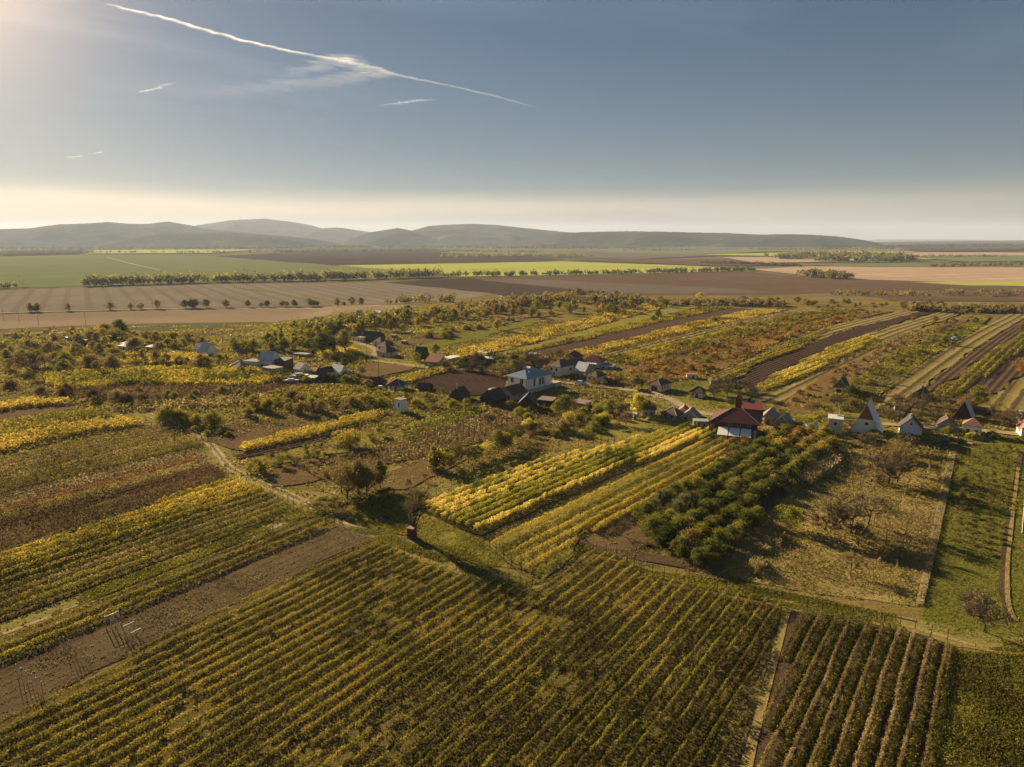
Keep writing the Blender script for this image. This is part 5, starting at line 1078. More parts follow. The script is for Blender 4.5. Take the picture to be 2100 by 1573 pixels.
# -- left cluster
house(696, 775, 222, 8.2, 7.0, 1.8, 'gable', 4.4, 'white', 'r_pale', 'white barn with a steep pale metal roof', cat='barn', over=.35, ridge='x')
house(668, 777, 215, 8.5, 7.0, 2.2, 'gable', 3.2, 'darkwood', 'r_dark', 'old dark timber barn left of the white barn', cat='barn', over=.3)
house(642, 781, 200, 4.2, 3, 1.7, 'shed', .5, 'darkwood', 'r_pale', 'small shed with white roof left of the dark barn', cat='shed', over=.2)
house(620, 762, 222, 5.0, 6.0, 1.8, 'gable', 2.4, 'white', 'r_dark', 'small white gabled hut with dark roof by the path', cat='hut', over=.35, ridge='x')
house(553, 752, 200, 8.0, 7.0, 3.6, 'gable', 4.4, 'white', 'r_metal', 'white house with a steep silver roof in the left cluster', over=.3, ridge='x')
house(523, 753, 200, 7.8, 6.5, 3.4, 'flat', 0, 'cream', 'r_dark', 'cream box house with a dark flat roof rim', over=.4, wins=[('f',-1.5,1.8,1,1.0,'dframe')])
house(493, 757, 210, 8.0, 7.0, 1.2, 'hip', 3.0, 'stone', 'r_grey', 'low house with a grey hipped roof left of the box house', over=.6, trim='trim')
house(560, 766, 215, 8.5, 6.0, 3.0, 'flat', 0, 'grey', 'r_flat', 'roofless grey concrete shell in front of the silver roof', cat='shell', over=.05)
house(583, 755, 205, 6.5, 6, 4.2, 'shed', .8, 'darkwood', 'r_dark', 'tall dark timber shed right of the silver roof', cat='shed', over=.2)
house(551, 732, 205, 6.5, 4, 2.0, 'flat', 0, 'white', 'r_tile', 'low white house behind the silver roof', over=.3)
house(620, 731, 205, 9, 4, 1.6, 'flat', 0, 'grey', 'r_grey', 'low flat roofed store beyond the path', cat='shed', over=.3)
house(427, 728, 215, 7.5, 7.5, 1.6, 'gable', 5.2, 'white', 'r_metal', 'white A-shaped cottage with a bluish metal roof', cat='cottage', over=.3, ridge='x')
house(412, 722, 205, 5, 5, 2.6, 'gable', 2.6, 'white', 'r_pale', 'small pale cottage behind the A-shaped one', cat='cottage', over=.3)
for i, (x, y, c, rc) in enumerate([(262,711,'white','r_tile'),(275,708,'stone','r_pale'),(150,698,'white','r_metal'),(217,690,'stone','r_tile'),(258,716,'white','r_pale'),(315,718,'grey','r_pale'),(225,697,'darkwood','r_dark'),(165,706,'grey','r_pale')]):
    house(x, y, 205, 7, 4.5, 2.0, 'shed', .6, c, rc, ['clay roofed shed among far left trees','pale roofed shed right of the clay roofed one','silver roofed hut at the far left','brown roofed store near the lone plain tree','white hut in front of the clay roofed shed','grey shed in the far left gardens','dark shed left of the lone plain tree','grey hut in the far left scrub'][i], cat='shed', over=.3)
# -- far houses under the long right hand hill
for i in range(26):
    px, py = random.uniform(1560, 1760), random.uniform(499, 505)
    if i > 18: px, py = random.uniform(850, 1000), random.uniform(502, 507)
    x, y = G(px, py); s_ = 1.6
    mb = MB().box(-7,7,-5,5,-1,6); fo = empty('far_house', (x, y, float(H(x, y)) + 1), hs(180 + random.uniform(-50, 50)), 'tiny white far house under the long hill' if i <= 18 else 'tiny pale far house of the village on the plain', 'house', 'far houses under the hill')
    mb.build('wall', PL['white'], fo); MB().slab([(-7.5,-5.8,5.6),(7.5,-5.8,5.6),(7.5,0,9.5),(-7.5,0,9.5)],.3).slab([(-7.5,0,9.5),(7.5,0,9.5),(7.5,5.8,5.6),(-7.5,5.8,5.6)],.3).build('roof', PL['r_tile'], fo)
# ------------------------------------------------------------------ small things
# brick planter in front of the fan shaped tree
q = G3(845, 1103); o = empty('brick_planter', q, hs(205), 'square dark red brick planter standing alone on the lane', 'planter')
BR = solid('brick', (.15,.045,.025), .9, .35, 4); MB().box(-.58,.58,-.58,.58,-.2,1.86).build('mortar_core', solid('mortar', (.10,.075,.06), .95), o); mb = MB()
for c in range(15):
    for side in range(4):
        for k in range(3):
            a = -.62 + k * .42 + (.0 if c % 2 else -.0) + (.12 if c % 2 else 0); b = min(.62, a + .39); z0 = c * .125; p_ = .6 + random.uniform(.0, .02)
            if side == 0: mb.box(a, b, -p_, -.575, z0, z0 + .11)
            elif side == 1: mb.box(a, b, .575, p_, z0, z0 + .11)
            elif side == 2: mb.box(-p_, -.575, a, min(b, .57), z0, z0 + .11)
            else: mb.box(.575, p_, a, min(b, .57), z0, z0 + .11)
tag(mb.build('bricks', BR, o), kind='stuff'); MB().box(-.66,.66,-.66,.66,1.864,1.93).build('coping', PL['brickw'], o)
# cars
def car(px, py, face, col, label):
    q = G3(px, py); o = empty('car', q, hs(face), label, 'car'); m = MB(); L, Wd = 2.1, .85
    prof = [(-L,.35),(-L,.8),(-1.35,.92),(-.75,1.42),(.9,1.45),(1.55,1.0),(L,.9),(L,.35)]
    vs = [(-Wd, y_, z_) for y_, z_ in prof] + [(Wd, y_, z_) for y_, z_ in prof]; n = len(prof)
    for i, (y_, z_) in enumerate(prof):
        if z_ > 1.1: vs[i] = (-Wd * .8, y_, z_); vs[i + n] = (Wd * .8, y_, z_)
    m.add(vs, [tuple(range(n)), tuple(range(2 * n - 1, n - 1, -1))] + [(i, i + n, (i + 1) % n + n, (i + 1) % n) for i in range(n)]); m.build('body', solid('paint_' + label[:5].replace(' ', '_'), col, .3, .05, 1, spec=.5), o)
    g = MB(); g.slab([(-.66,-1.25,.99),(.66,-1.25,.99),(.62,-.82,1.38),(-.62,-.82,1.38)],-.03); g.build('windscreen', PL['glass'], o)
    for s in (-1, 1): MB().box(s*.79-.03 if s>0 else -.82, s*.79+.03 if s>0 else -.76, -.7,.95,.98,1.3).build('side_window', PL['glass'], o)
    for a in (-1.3, 1.3):
        for s in (-1, 1): MB().tube((s*.72,a,.33),(s*.9,a,.33),.33,.33,10).build('wheel', PL['r_dark'], o)
    return o
car(1957, 697, 250, (.62,.66,.70), 'white car parked on the mown strip of the upper slope')
car(1190, 789, 130, (.45,.55,.65), 'pale blue car at the roadside beside the modern house')
car(1322, 806, 130, (.05,.04,.04), 'dark car on the road above the yellow tree')
car(355, 728, 200, (.60,.60,.60), 'silver white car parked in the left gardens')
# boat and trailer-like hulls
def hull(px, py, face, L, w_, h, label, cat):
    q = G3(px, py); o = empty(cat, q + Vector((0, 0, .35)), hs(face), label, cat); m = MB(); V = []; n = 9
    for i in range(n):
        f = i / (n - 1); y_ = -L / 2 + L * f; ww = w_ / 2 * math.sin(math.pi * min(.97, .08 + f * .75)) ** .6
        V += [(-ww, y_, h), (-ww * .75, y_, h * .35), (0, y_, 0), (ww * .75, y_, h * .35), (ww, y_, h)]
    F = [(i*5+k, i*5+k+1, (i+1)*5+k+1, (i+1)*5+k) for i in range(n-1) for k in range(4)] + [(0,4,3,2,1), tuple((n-1)*5+k for k in range(5))] + [(i*5, (i+1)*5, (i+1)*5+4, i*5+4) for i in range(n-1)]
    m.add(V, F); m.build('hull', WHITEM, o); MB().box(-w_*.25,w_*.25,-L*.2,L*.2,h+.003,h*1.45).build('cabin', PL['r_metal'], o); g = MB()
    for a in (-L*.25, L*.25): g.box(-w_*.3,w_*.3,a-.1,a+.1,-.4,.15)
    g.build('cradle', PL['dframe'], o)
hull(614, 779, 250, 6.5, 2.6, 1.5, 'covered white boat lying on a cradle in the garden', 'boat'); hull(597, 785, 260, 5.4, 1.8, .8, 'low upturned white dinghy left of the covered boat', 'dinghy')
# poles with crossarms along the roads
def pole(px, py, h, label, arm=True, r=.11):
    q = G3(px, py); o = empty('utility_pole', q, random.uniform(-.5, .5), label, 'pole', 'utility poles'); MB().tube((0,0,-.3),(0,0,h),r,r*.7,6).build('mast', POSTM, o)
    if arm: MB().box(-.9,.9,-.05,.05,h-.6,h-.48).build('crossarm', POSTM, o)
for p in [(753,732,7,'pole left of the winding road bend'),(773,731,7,'pole inside the winding road bend'),(848,741,7,'pole beside the green black cottage'),(813,698,6,'pole on the upper meadow edge'),(777,772,7,'pole in the brown garden plot'),(726,775,7,'pole near the pointed conifer'),
          (871,795,8,'pole at the corner of the ploughed field'),(1212,790,8,'pole at the corner of the pink cream house'),(1331,810,8,'pole beside the dark car'),(1885,868,12,'street pole with a lamp among bare trees'),(1955,722,5,'short pole on the upper slope'),(633,777,5,'pole beside the shed with white roof'),
          (915,742,7,'pole in front of the yellow house'),(417,697,7,'pole at the edge of the plain by the gardens'),(8,658,9,'leftmost pole on the rust field'),(40,662,9,'second pole from the left on the rust field'),(80,668,9,'third pole from the left on the rust field'),(177,672,9,'pole on the rust field before the lone tree')]:
    pole(*p)
# white stakes and wire frames left on the bare strip
def frame_post(px, py, h=2.0):
    q = G3(px, py); mb = MB(); mb.tube((0,0,-.1),(random.gauss(0,.05),random.gauss(0,.05),h),.028,.028,4); o = mb.build('trellis_stake', STEELM, None, q); tag(o, 'thin pale steel stake left standing on the bare grey strip', 'stake', 'steel stakes on the bare strip')
for (xa, ya, xb, yb, n) in [(37,1393,88,1430,6),(134,1335,188,1376,6),(218,1290,292,1326,7),(312,1248,358,1270,4),(388,1208,450,1238,5),(454,1180,492,1205,4),(575,1120,640,1150,5),(620,1106,690,1135,5),(660,1092,740,1122,6),(700,1090,770,1112,5)]:
    for i in range(n): frame_post(xa + (xb - xa) * i / (n - 1), ya + (yb - ya) * i / (n - 1))
for (xa, ya, xb, yb) in [(218,1292,236,1285),(228,1288,246,1280),(256,1312,278,1302),(272,1326,292,1316)]:
    a = G3(xa, ya); b = G3(xb, yb); c = (a + b) / 2; o = empty('wire_frame', c, 0, 'pale rectangular steel frame over the cleared strip', 'frame', 'steel frames on the bare strip')
    for p in (a, b): MB().tube(p - c, p - c + Vector((0,0,1.9)), .04, .04, 4).build('upright', STEELM, o)
    MB().tube(a - c + Vector((0,0,1.9)), b - c + Vector((0,0,1.9)), .04, .04, 4).build('crossbar', STEELM, o)
# posts of a fence along the lane above the yellow vineyard, and along the right meadow
def fence(px, step, h, label, mat=POSTM):
    P = [Vector(G(*p)) for p in px]; o = None; n = 0
    c = P[0]; o = empty('fence', (c.x, c.y, float(H(c.x, c.y))), 0, label, 'fence'); z0 = o.location.z
    pme = MB().tube((0,0,-.2),(0,0,h),.05,.045,4).mesh('post', mat)
    for a, b in zip(P, P[1:]):
        L = (b - a).length
        for s in np.arange(0, L, step):
            q = a.lerp(b, s / L); link('post', pme, o, (q.x - c.x, q.y - c.y, float(H(q.x, q.y)) - z0))
fence([(1020,982),(1130,946),(1260,912),(1345,888)], 3.0, 2.2, 'line of tall thin posts above the yellow vineyard')
fence([(1085,890),(1180,870)], 2.6, 1.9, 'short line of posts on the dry middle slope')
q = G3(2096, 1095); o = empty('white_pipe', q, 0, 'long thin white pipe lying along the right edge of the lawn', 'pipe'); a = G3(2102, 1015) - q; MB().tube((0,0,.12), a + Vector((0,0,.12)), .06,.06,6).build('pipe_length', WHITEM, o)
# heaps, boat-like sheet, bits
def heap(px, py, r, h, mat, label, cat='heap'):
    q = G3(px, py); n = 14; V = [(0,0,h)]; F = []
    for ring, (rr_, hh) in enumerate([(.45,.8),(.8,.4),(1.0,-.15)]):
        for i in range(n):
            a = 2*math.pi*i/n; k = 1 + random.uniform(-.18,.18); V.append((math.cos(a)*r*rr_*k, math.sin(a)*r*rr_*k, h*hh*(1+random.uniform(-.2,.2))))
    for i in range(n): F.append((0, 1+i, 1+(i+1)%n)); F += [(1+k*n+i, 1+(k+1)*n+i, 1+(k+1)*n+(i+1)%n, 1+k*n+(i+1)%n) for k in range(2)]
    me = bpy.data.meshes.new(cat); me.from_pydata(V, [], F); me.materials.append(mat); tag(link(cat.replace(' ', '_'), me, None, q), label, cat)
heap(1013, 800, 2.4, .8, PL['r_grey'], 'heap under white sheeting left of the modern house'); heap(1936, 914, 1.6, 1.5, PL['r_dark'], 'dark round heap on the dry grass under the lower road')
heap(1991, 911, 1.4, .5, PL['brickw'], 'small rubble heap on the lawn by the lower road'); heap(789, 1063, 1.0, .35, PL['r_dark'], 'dark burnt patch heap near the brick planter')
heap(1793, 893, 2.6, 1.7, GR['grass'], 'grassy mound at the foot of the white A-frame', 'mound'); heap(2000, 899, 2.8, 1.6, GR['grass'], 'grassy mound below the clay roofed cellar', 'mound'); heap(1345, 861, 3.0, 1.4, GR['grass'], 'grassy mound in front of the grey cellar', 'mound'); heap(1082, 843, 4, 1.3, GR['lawn'], 'grassy mound in front of the black hut', 'mound')
# tower on the far summit
q = Vector(ray(492, 449)); q = q / math.hypot(q.x, q.y) * 9750; o = empty('radio_tower', (q.x, q.y, CAMZ + q.z - 10), 0, 'slender radio tower on the highest far hill', 'tower')
MB().tube((0,0,0),(0,0,38),3,2.2,6).build('shaft', PL['grey'], o); MB().tube((0,0,38),(0,0,62),1.2,.6,5).build('antenna', PL['grey'], o); MB().tube((0,0,30),(0,0,34),4.5,4.5,8).build('platform', PL['grey'], o)

# ------------------------------------------------------------------ woods, hedges and scrub
HL = 'wooded plots'
zone([(960,648),(1010,630),(1080,612),(1200,606),(1310,612),(1330,632),(1240,652),(1180,668),(1150,660),(1050,652)], 84, (5, 9.5), ['broad','tall','sparse','broad','round'], ['duller','dull','olive','twiggold','duller','gold','ash'], 'in the wood on the hilltop', 'trees of the hilltop wood', mind=5)
zone([(1320,618),(1500,618),(1700,624),(1900,630),(2110,632),(2110,646),(1900,640),(1700,636),(1500,632),(1330,634)], 95, (3.5, 6.5), ['tall','sparse','round','barebush','broad'], ['duller','twiggold','duller','tan','dull'], 'in the ridge hedge', 'trees of the ridge hedge', mind=4)
zone([(620,690),(650,668),(760,652),(900,640),(1000,642),(1010,655),(860,672),(800,690),(760,690),(700,684)], 66, (5, 9), ['broad','round','tall','sparse'], ['dull','olive','duller','twiggold','gold','green'], 'in the wood behind the far houses', 'trees behind the far houses', mind=5)
zone([(860,690),(900,680),(980,668),(1060,655),(1060,660),(940,688),(870,704)], 16, (3, 5), ['round','bush','thicket'], ['olive','lime','duller'], 'along the edge of the green strip', 'bushes by the green strip', mind=4)
zone([(470,712),(560,698),(640,694),(640,720),(560,722),(480,728)], 34, (4, 8), ['broad','round','column'], ['dull','green','dark','olive'], 'in the green grove', 'trees of the green grove', mind=4.5)
zone([(0,722),(60,715),(180,720),(320,738),(420,750),(480,740),(500,752),(400,756),(200,760),(0,772)], 60, (3, 6.5), ['broad','sparse','round','thicket','barebush'], ['duller','dull','twiggold','olive','duller'], 'in the scrub beyond the golden field', 'trees beyond the golden field', mind=5)
zone([(150,690),(240,684),(300,690),(420,700),(440,716),(340,724),(250,722),(150,712)], 40, (3.5, 7), ['broad','round','sparse','bush'], ['duller','dull','twiggold','olive','gold'], 'in the far left gardens', 'trees in the far left gardens', mind=5)
zone([(480,762),(540,770),(620,780),(700,780),(700,768),(740,765),(760,800),(700,790),(560,782)], 16, (2, 4.5), ['round','bush','barebush'], ['duller','green','dull'], 'among the huts of the left cluster', 'bushes of the left cluster', mind=4)
zone([(90,800),(200,806),(330,816),(330,826),(200,835),(160,822),(60,812),(0,790)], 26, (2, 4.2), ['barebush','thicket','sparse','bush'], ['duller','twiggold','purple'], 'below the golden field', 'shrubs below the golden field', mind=4)
zone([(500,835),(600,822),(700,818),(790,828),(790,842),(700,845),(600,850),(500,858)], 40, (2, 4.4), ['bush','thicket','barebush','round'], ['duller','dull','olive','twiggold'], 'in the hedge across the middle', 'bushes of the middle hedge', mind=4)
zone([(330,812),(450,806),(560,806),(560,814),(450,818),(340,822)], 12, (1.8, 3.2), ['bush','thicket'], ['dull','duller'], 'in the low hedge left of the middle', 'low hedge bushes', mind=4)
zone([(830,820),(900,810),(960,816),(1000,828),(1060,835),(1100,845),(1080,862),(980,850),(880,850)], 26, (1.6, 3.6), ['bush','barebush','sparse'], ['olive','duller','lime'], 'in the gardens below the modern house', 'garden bushes', mind=4)
zone([(1040,905),(1060,890),(1120,870),(1200,862),(1290,862),(1290,880),(1200,890),(1100,905),(1060,918)], 56, (1.8, 4.6), ['bush','thicket','barebush','sparse','round'], ['duller','olive','lime','twiggold','tan','yellow'], 'on the scrubby slope below the sheds', 'bushes on the scrubby slope', mind=3)
T(1242, 868, 4.0, 'round', 'yellow', 'yellow bush on the scrubby slope below the road', k=1); T(1226, 872, 3.0, 'bush', 'lime', 'yellow green bush left of the yellow one'); T(1085, 880, 3.2, 'bush', 'yellow', 'yellow bush topping the dry slope')
zone([(1200,838),(1240,830),(1290,836),(1290,850),(1210,856)], 14, (2, 3.6), ['bush','barebush'], ['ash','dull','olive'], 'on the bank under the road', 'bank bushes', mind=3)
zone([(880,762),(930,748),(1000,742),(1060,752),(1080,770),(1030,778),(960,762)], 26, (3, 6), ['bare','sparse','round','bush'], ['twig','twiggold','dull','green','duller'], 'between the village houses', 'trees between the village houses', mind=4)
zone([(1030,745),(1080,735),(1150,738),(1150,760),(1100,775),(1040,770)], 24, (3, 6.5), ['bare','sparse','round','column'], ['twig','twiggold','dull','green'], 'behind the modern house', 'trees behind the modern house', mind=4)
zone([(1190,778),(1210,770),(1260,778),(1300,790),(1290,797),(1230,790)], 12, (1.8, 3), ['bush','round'], ['green','dull'], 'beside the pink cream house', 'bushes beside the road', mind=3)
zone([(1450,820),(1470,800),(1530,800),(1550,815),(1520,826),(1470,828)], 12, (4, 6), ['bare','sparse'], ['twig'], 'behind the maroon house', 'bare trees behind the maroon house', mind=3.5)
zone([(1560,872),(1600,862),(1700,866),(1750,872),(1750,888),(1690,888),(1620,890)], 30, (1.6, 4), ['round','bush','barebush','sparse'], ['lime','dull','olive','duller','orange'], 'among the huts beside the A-frame', 'garden bushes beside the A-frame', mind=3)
zone([(1640,855),(1700,830),(1760,832),(1800,846),(1760,850),(1700,858)], 16, (3, 5), ['bare','sparse','barebush'], ['twig','twiggold','duller'], 'behind the cream hut', 'bare trees behind the cream hut', mind=3.5)
zone([(1800,860),(1820,830),(1880,826),(1960,840),(1970,865),(1900,870),(1840,872)], 26, (3.5, 6), ['bare','sparse','sparse'], ['twig','twiggold','duller'], 'behind the row of huts', 'bare trees behind the huts', mind=3.5)
zone([(2030,888),(2040,862),(2100,866),(2110,884)], 10, (4, 6), ['bare','sparse'], ['twig','twiggold'], 'beside the pale road at the right', 'bare trees by the pale road', mind=3.5)
zone([(1900,886),(1960,886),(2050,896),(2100,902),(2100,912),(2030,905),(1920,898)], 12, (1.2, 2.6), ['bush','round'], ['green','dark','dull'], 'on the verge of the lower road', 'verge bushes', mind=3)
zone([(1860,650),(1990,645),(1990,660),(1920,690),(1890,700),(1870,690)], 12, (2.4, 4.5), ['round','sparse','bush'], ['duller','orange','twiggold'], 'at the head of the red scrub strip', 'shrubs of the red strip', mind=4)
# orchard of small orange trees on the slope
zone([(1200,792),(1275,750),(1400,705),(1520,675),(1690,644),(1825,640),(1700,664),(1600,700),(1500,748),(1430,775),(1330,784),(1290,790)], 230, (1.9, 2.9), ['small','small','bush'], ['orange','orange','gold','duller','orange','dull','twiggold'], 'in the orange orchard', 'trees of the orange orchard', mind=3, name='small_fruit_tree')
zone([(1600,838),(1665,790),(1810,714),(1900,682),(1980,650),(1965,664),(1805,738),(1690,818),(1650,848)], 60, (1.2, 2.0), ['barebush','bush'], ['red','orange','duller'], 'in the russet scrub strip', 'shrubs of the russet strip', mind=2.5, name='shrub')
zone([(1700,820),(1812,745),(1960,672),(1990,680),(1895,738),(1800,808),(1745,835)], 60, (1.6, 2.8), ['small','bush','barebush'], ['dull','olive','duller','lime'], 'in the olive orchard', 'trees of the olive orchard', mind=3, name='shrub')

# roadside trees and far belts on the plain
for i in range(34):
    px = random.choice([60, 110, 260, 375, 400, 455, 480, 525, 560, 600, 640, 655, 700, 740]) + random.gauss(0, 22); py = np.interp(px, [0,180,400,700,780], [642,637,632,628,626])
    T(px, py, random.uniform(5, 10), 'broad' if i % 3 else 'round', 'duller' if i % 2 else 'ash', 'grey brown roadside tree along the white country road', 'roadside trees on the plain', name='roadside_tree')
def belt(px, wd, h, n, pal, label, name='treeline', cards=34, leaf=1.3):
    """a far belt of trees, each with its own crown outline"""
    P = [Vector(G(*p)) for p in px]; seg = [(b - a).length for a, b in zip(P, P[1:])]; tot = sum(seg); C = []; T_ = []; S_ = []
    for i in range(n):
        s = random.uniform(0, tot); k = 0
        if float(vnoise(s / 60, n, 77)) < .22: continue
        while s > seg[k] and k < len(seg) - 1: s -= seg[k]; k += 1
        a, b = P[k], P[k + 1]; d = (b - a).normalized(); q = a + d * s + Vector((-d.y, d.x)) * random.gauss(0, wd); z = float(H(q.x, q.y)); hh = h * random.uniform(.55, 1.25); r = hh * random.uniform(.28, .5)
        m = cards; e = rng.normal(0, .5, (m, 3)) * np.array([r, r, hh * .33]); c = e + np.array([q.x, q.y, z + hh * .52]); c[:, 2] = np.maximum(c[:, 2], z + .1)
        C.append(c); T_.append(np.full(m, .5 + random.gauss(0, .18)) + rng.normal(0, .1, m)); S_.append(np.full(m, leaf * (h / 10)))
    C = np.concatenate(C); V, F = tris(C, np.concatenate(S_) * rng.uniform(.7, 1.3, len(C))); tag(link(name, np_mesh(name, V, F, LEAF[pal], np.clip(np.concatenate(T_), 0, 1))), label, 'trees', None, 'stuff')
belt([(165,588),(400,580),(700,574),(905,568)], 7, 15, 330, 'dull', 'long belt of trees across the plain to the left'); belt([(900,568),(1100,566),(1300,562),(1480,557),(1545,556)], 5, 10, 260, 'dark', 'belt of trees along the bright green field')
belt([(-100,593),(0,592),(115,589)], 7, 10, 60, 'dull', 'short belt of trees at the left edge of the plain'); belt([(1600,533),(1720,530),(1850,536),(1850,539),(1620,536)], 22, 26, 420, 'dull', 'dark wood on the far plain to the right')
belt([(1440,541),(1540,543),(1640,548)], 4, 9, 150, 'dark', 'thin far hedge on the tan field'); belt([(1645,567),(1740,573)], 10, 13, 90, 'duller', 'small copse between tan and brown fields')
belt([(0,523),(200,520),(500,520),(700,517),(900,516),(1100,520)], 30, 14, 420, 'dark', 'distant tree line across the plain'); belt([(700,508),(900,508),(1100,510),(1300,510),(1500,508)], 120, 16, 700, 'dark', 'far scattered woods under the hills', leaf=2.2)
belt([(0,511),(300,512),(600,511),(760,510)], 90, 16, 420, 'dark', 'far scattered woods at the left', leaf=2.2); belt([(1500,507),(1700,506),(1900,505),(2150,505)], 200, 20, 900, 'dark', 'far dark woods at the right', leaf=2.6)
belt([(900,528),(1100,526),(1200,528)], 30, 14, 180, 'dull', 'tree clumps beyond the bright field'); belt([(1850,530),(2000,528),(2150,530)], 20, 12, 200, 'dull', 'hedges on the far right plain'); belt([(1300,516),(1500,514),(1800,512)], 60, 14, 300, 'dull', 'tree lines in the far middle plain', leaf=1.8)
belt([(820,622),(900,620),(960,618),(990,616)], 6, 7, 60, 'duller', 'low trees at the end of the country road'); belt([(1700,606),(1850,608),(2000,606),(2110,604)], 14, 7, 140, 'duller', 'shrubs on the brown field edge beyond the ridge'); belt([(0,690),(100,690),(200,694)], 8, 5, 40, 'duller', 'scrub at the foot of the plain, left')
belt([(1320,627),(1500,625),(1700,631),(1900,639),(2115,641)], 7, 5.0, 560, 'duller', 'dense brown hedge along the ridge to the right', name='hedge', cards=46, leaf=1.5)
belt([(965,641),(1080,624),(1200,619),(1310,621)], 8, 7.5, 150, 'duller', 'underwood of the hilltop wood', cards=60, leaf=1.1)
belt([(640,684),(760,662),(880,650),(990,645)], 9, 7, 130, 'dull', 'underwood behind the far houses', cards=60, leaf=1.1)
belt([(1900,548),(2000,546),(2130,545)], 14, 10, 150, 'duller', 'loose hedges on the far right field')

# ------------------------------------------------------------------ undergrowth: weeds, dry grass and low scrub over the open ground
PLOTS = [W(p) for p in (V1,V1b,B0,V2a,V2b,V2c,V2d,V2e,V2g,V4,V3,V3g,ORCH)] + CLEAR
ROADS = [VROAD]
def cover(name, n, rmin, rmax, amin, amax, h, leaf, pal, lo, seed, sc=14, poly=None, skip=True, base=.5, tall=1.0):
    if poly is not None: X, Y = scatter(W(poly), n)
    else:
        a = rng.uniform(R(amin), R(amax), n); r = np.sqrt(rng.uniform(rmin ** 2, rmax ** 2, n)); X = r * np.sin(a); Y = r * np.cos(a)
    g = .55 * vnoise(X / sc, Y / sc, seed) + .3 * vnoise(X / (sc * .3), Y / (sc * .3), seed + 1) + .15 * vnoise(X / (sc * 4), Y / (sc * 4), seed + 2)
    k = g > lo
    if skip:
        for P in PLOTS: k &= ~inpoly(P, X, Y)
    Q = np.array([(q.x, q.y) for q in VROAD])[::3]
    idx = np.nonzero(k)[0]
    if len(idx):
        d = np.full(len(idx), 1e9)
        for q in Q: d = np.minimum(d, (X[idx] - q[0]) ** 2 + (Y[idx] - q[1]) ** 2)
        k[idx[d < 2.6 ** 2]] = False
    X = X[k]; Y = Y[k]; g = g[k]; n = len(X); amp = np.clip((g - lo) / .25, .15, 1)
    r = np.hypot(X, Y); sz = leaf * np.clip(r / 180, .8, 2.2) * rng.uniform(.6, 1.3, n)
    C = np.stack([X, Y, H(X, Y) + rng.beta(1, 1.6, n) * h * amp * tall + .04], 1)
    t = base + (vnoise(X / 6, Y / 6, seed + 5) - .5) * .7 + rng.normal(0, .14, n)
    V, F = tris(C, sz, .8, .5); tag(link(name, np_mesh(name, V, F, LEAF[pal], np.clip(t, 0, 1))), kind='stuff')
cover('grass', 150000, 100, 420, -40, 40, .45, .30, 'grassy', .42, 3, 16)
cover('dry_grass', 130000, 118, 430, -40, 34, .6, .32, 'tan', .50, 11, 18, base=.45)
cover('weeds', 120000, 118, 430, -40, 34, .8, .32, 'duller', .52, 19, 15)
cover('weeds', 70000, 150, 480, -40, 38, .9, .42, 'olive', .58, 27, 20, base=.45)
cover('brambles', 60000, 160, 300, -40, 10, 1.5, .34, 'duller', .60, 35, 17, base=.35)
cover('brambles', 30000, 160, 330, -40, 20, 1.2, .36, 'purple', .62, 43, 22, base=.6)
cover('dry_grass', 26000, 0, 0, 0, 0, .7, .17, 'tan', .42, 51, 9, poly=MEAD, skip=False, base=.62)
cover('grass', 30000, 0, 0, 0, 0, .4, .16, 'grassy', .40, 55, 10, poly=MEAD, skip=False, base=.4)
cover('tall_dry_grass', 9000, 0, 0, 0, 0, 1.9, .22, 'tan', .36, 61, 6, poly=[(1600,1000),(1640,960),(1690,925),(1740,925),(1720,960),(1660,1000),(1640,1030)], skip=False, base=.8)
cover('tall_dry_grass', 9000, 0, 0, 0, 0, 1.9, .18, 'tan', .36, 63, 6, poly=[(1535,1165),(1540,1130),(1570,1105),(1610,1100),(1600,1130),(1570,1170),(1548,1185)], skip=False, base=.8)
cover('grass', 34000, 0, 0, 0, 0, .22, .14, 'grassy', .30, 67, 7, poly=LAWN, skip=False, base=.22)
cover('weeds', 30000, 0, 0, 0, 0, .5, .15, 'mixed', .25, 70, 6, poly=[(1950,1335),(2230,1350),(2230,1640),(1895,1640),(1920,1500)], skip=False, base=.5)
cover('grass', 26000, 0, 0, 0, 0, .40, .16, 'grassy', .25, 69, 7, poly=[(1950,1335),(2230,1350),(2230,1640),(1895,1640),(1920,1500)], skip=False, base=.35)
cover('grass', 46000, 0, 0, 0, 0, .28, .15, 'grassy', .36, 73, 8, poly=[(560,1060),(640,1030),(700,1075),(800,1095),(860,1110),(960,1130),(1010,1165),(1100,1195),(1165,1175),(1190,1115),(1330,1170),(1500,1192),(1700,1232),(1900,1275),(2130,1330),(2130,1345),(1946,1322),(1600,1242),(1310,1182),(1240,1160),(1060,1210),(768,1108)], base=.4)
cover('grass', 24000, 0, 0, 0, 0, .35, .17, 'grassy', .40, 75, 8, poly=[(-100,1330),(0,1283),(200,1205),(420,1122),(600,1050),(640,1060),(520,1104),(277,1198),(0,1304),(-100,1350)], base=.5)
cover('dry_grass', 12000, 0, 0, 0, 0, .3, .15, 'tan', .45, 79, 5, poly=B0, skip=False, base=.3)
cover('dry_grass', 16000, 0, 0, 0, 0, .5, .14, 'tan', .0, 81, 5, poly=[(1953,905),(1966,905),(1924,1110),(1894,1242),(1878,1242),(1908,1105),(1940,955)], skip=False, base=.9)
cover('russet_weeds', 26000, 0, 0, 0, 0, .9, .34, 'orange', .35, 85, 12, poly=[(1190,795),(1270,748),(1400,702),(1520,672),(1690,641),(1835,638),(1700,666),(1600,702),(1500,752),(1430,778),(1330,786)], base=.5)
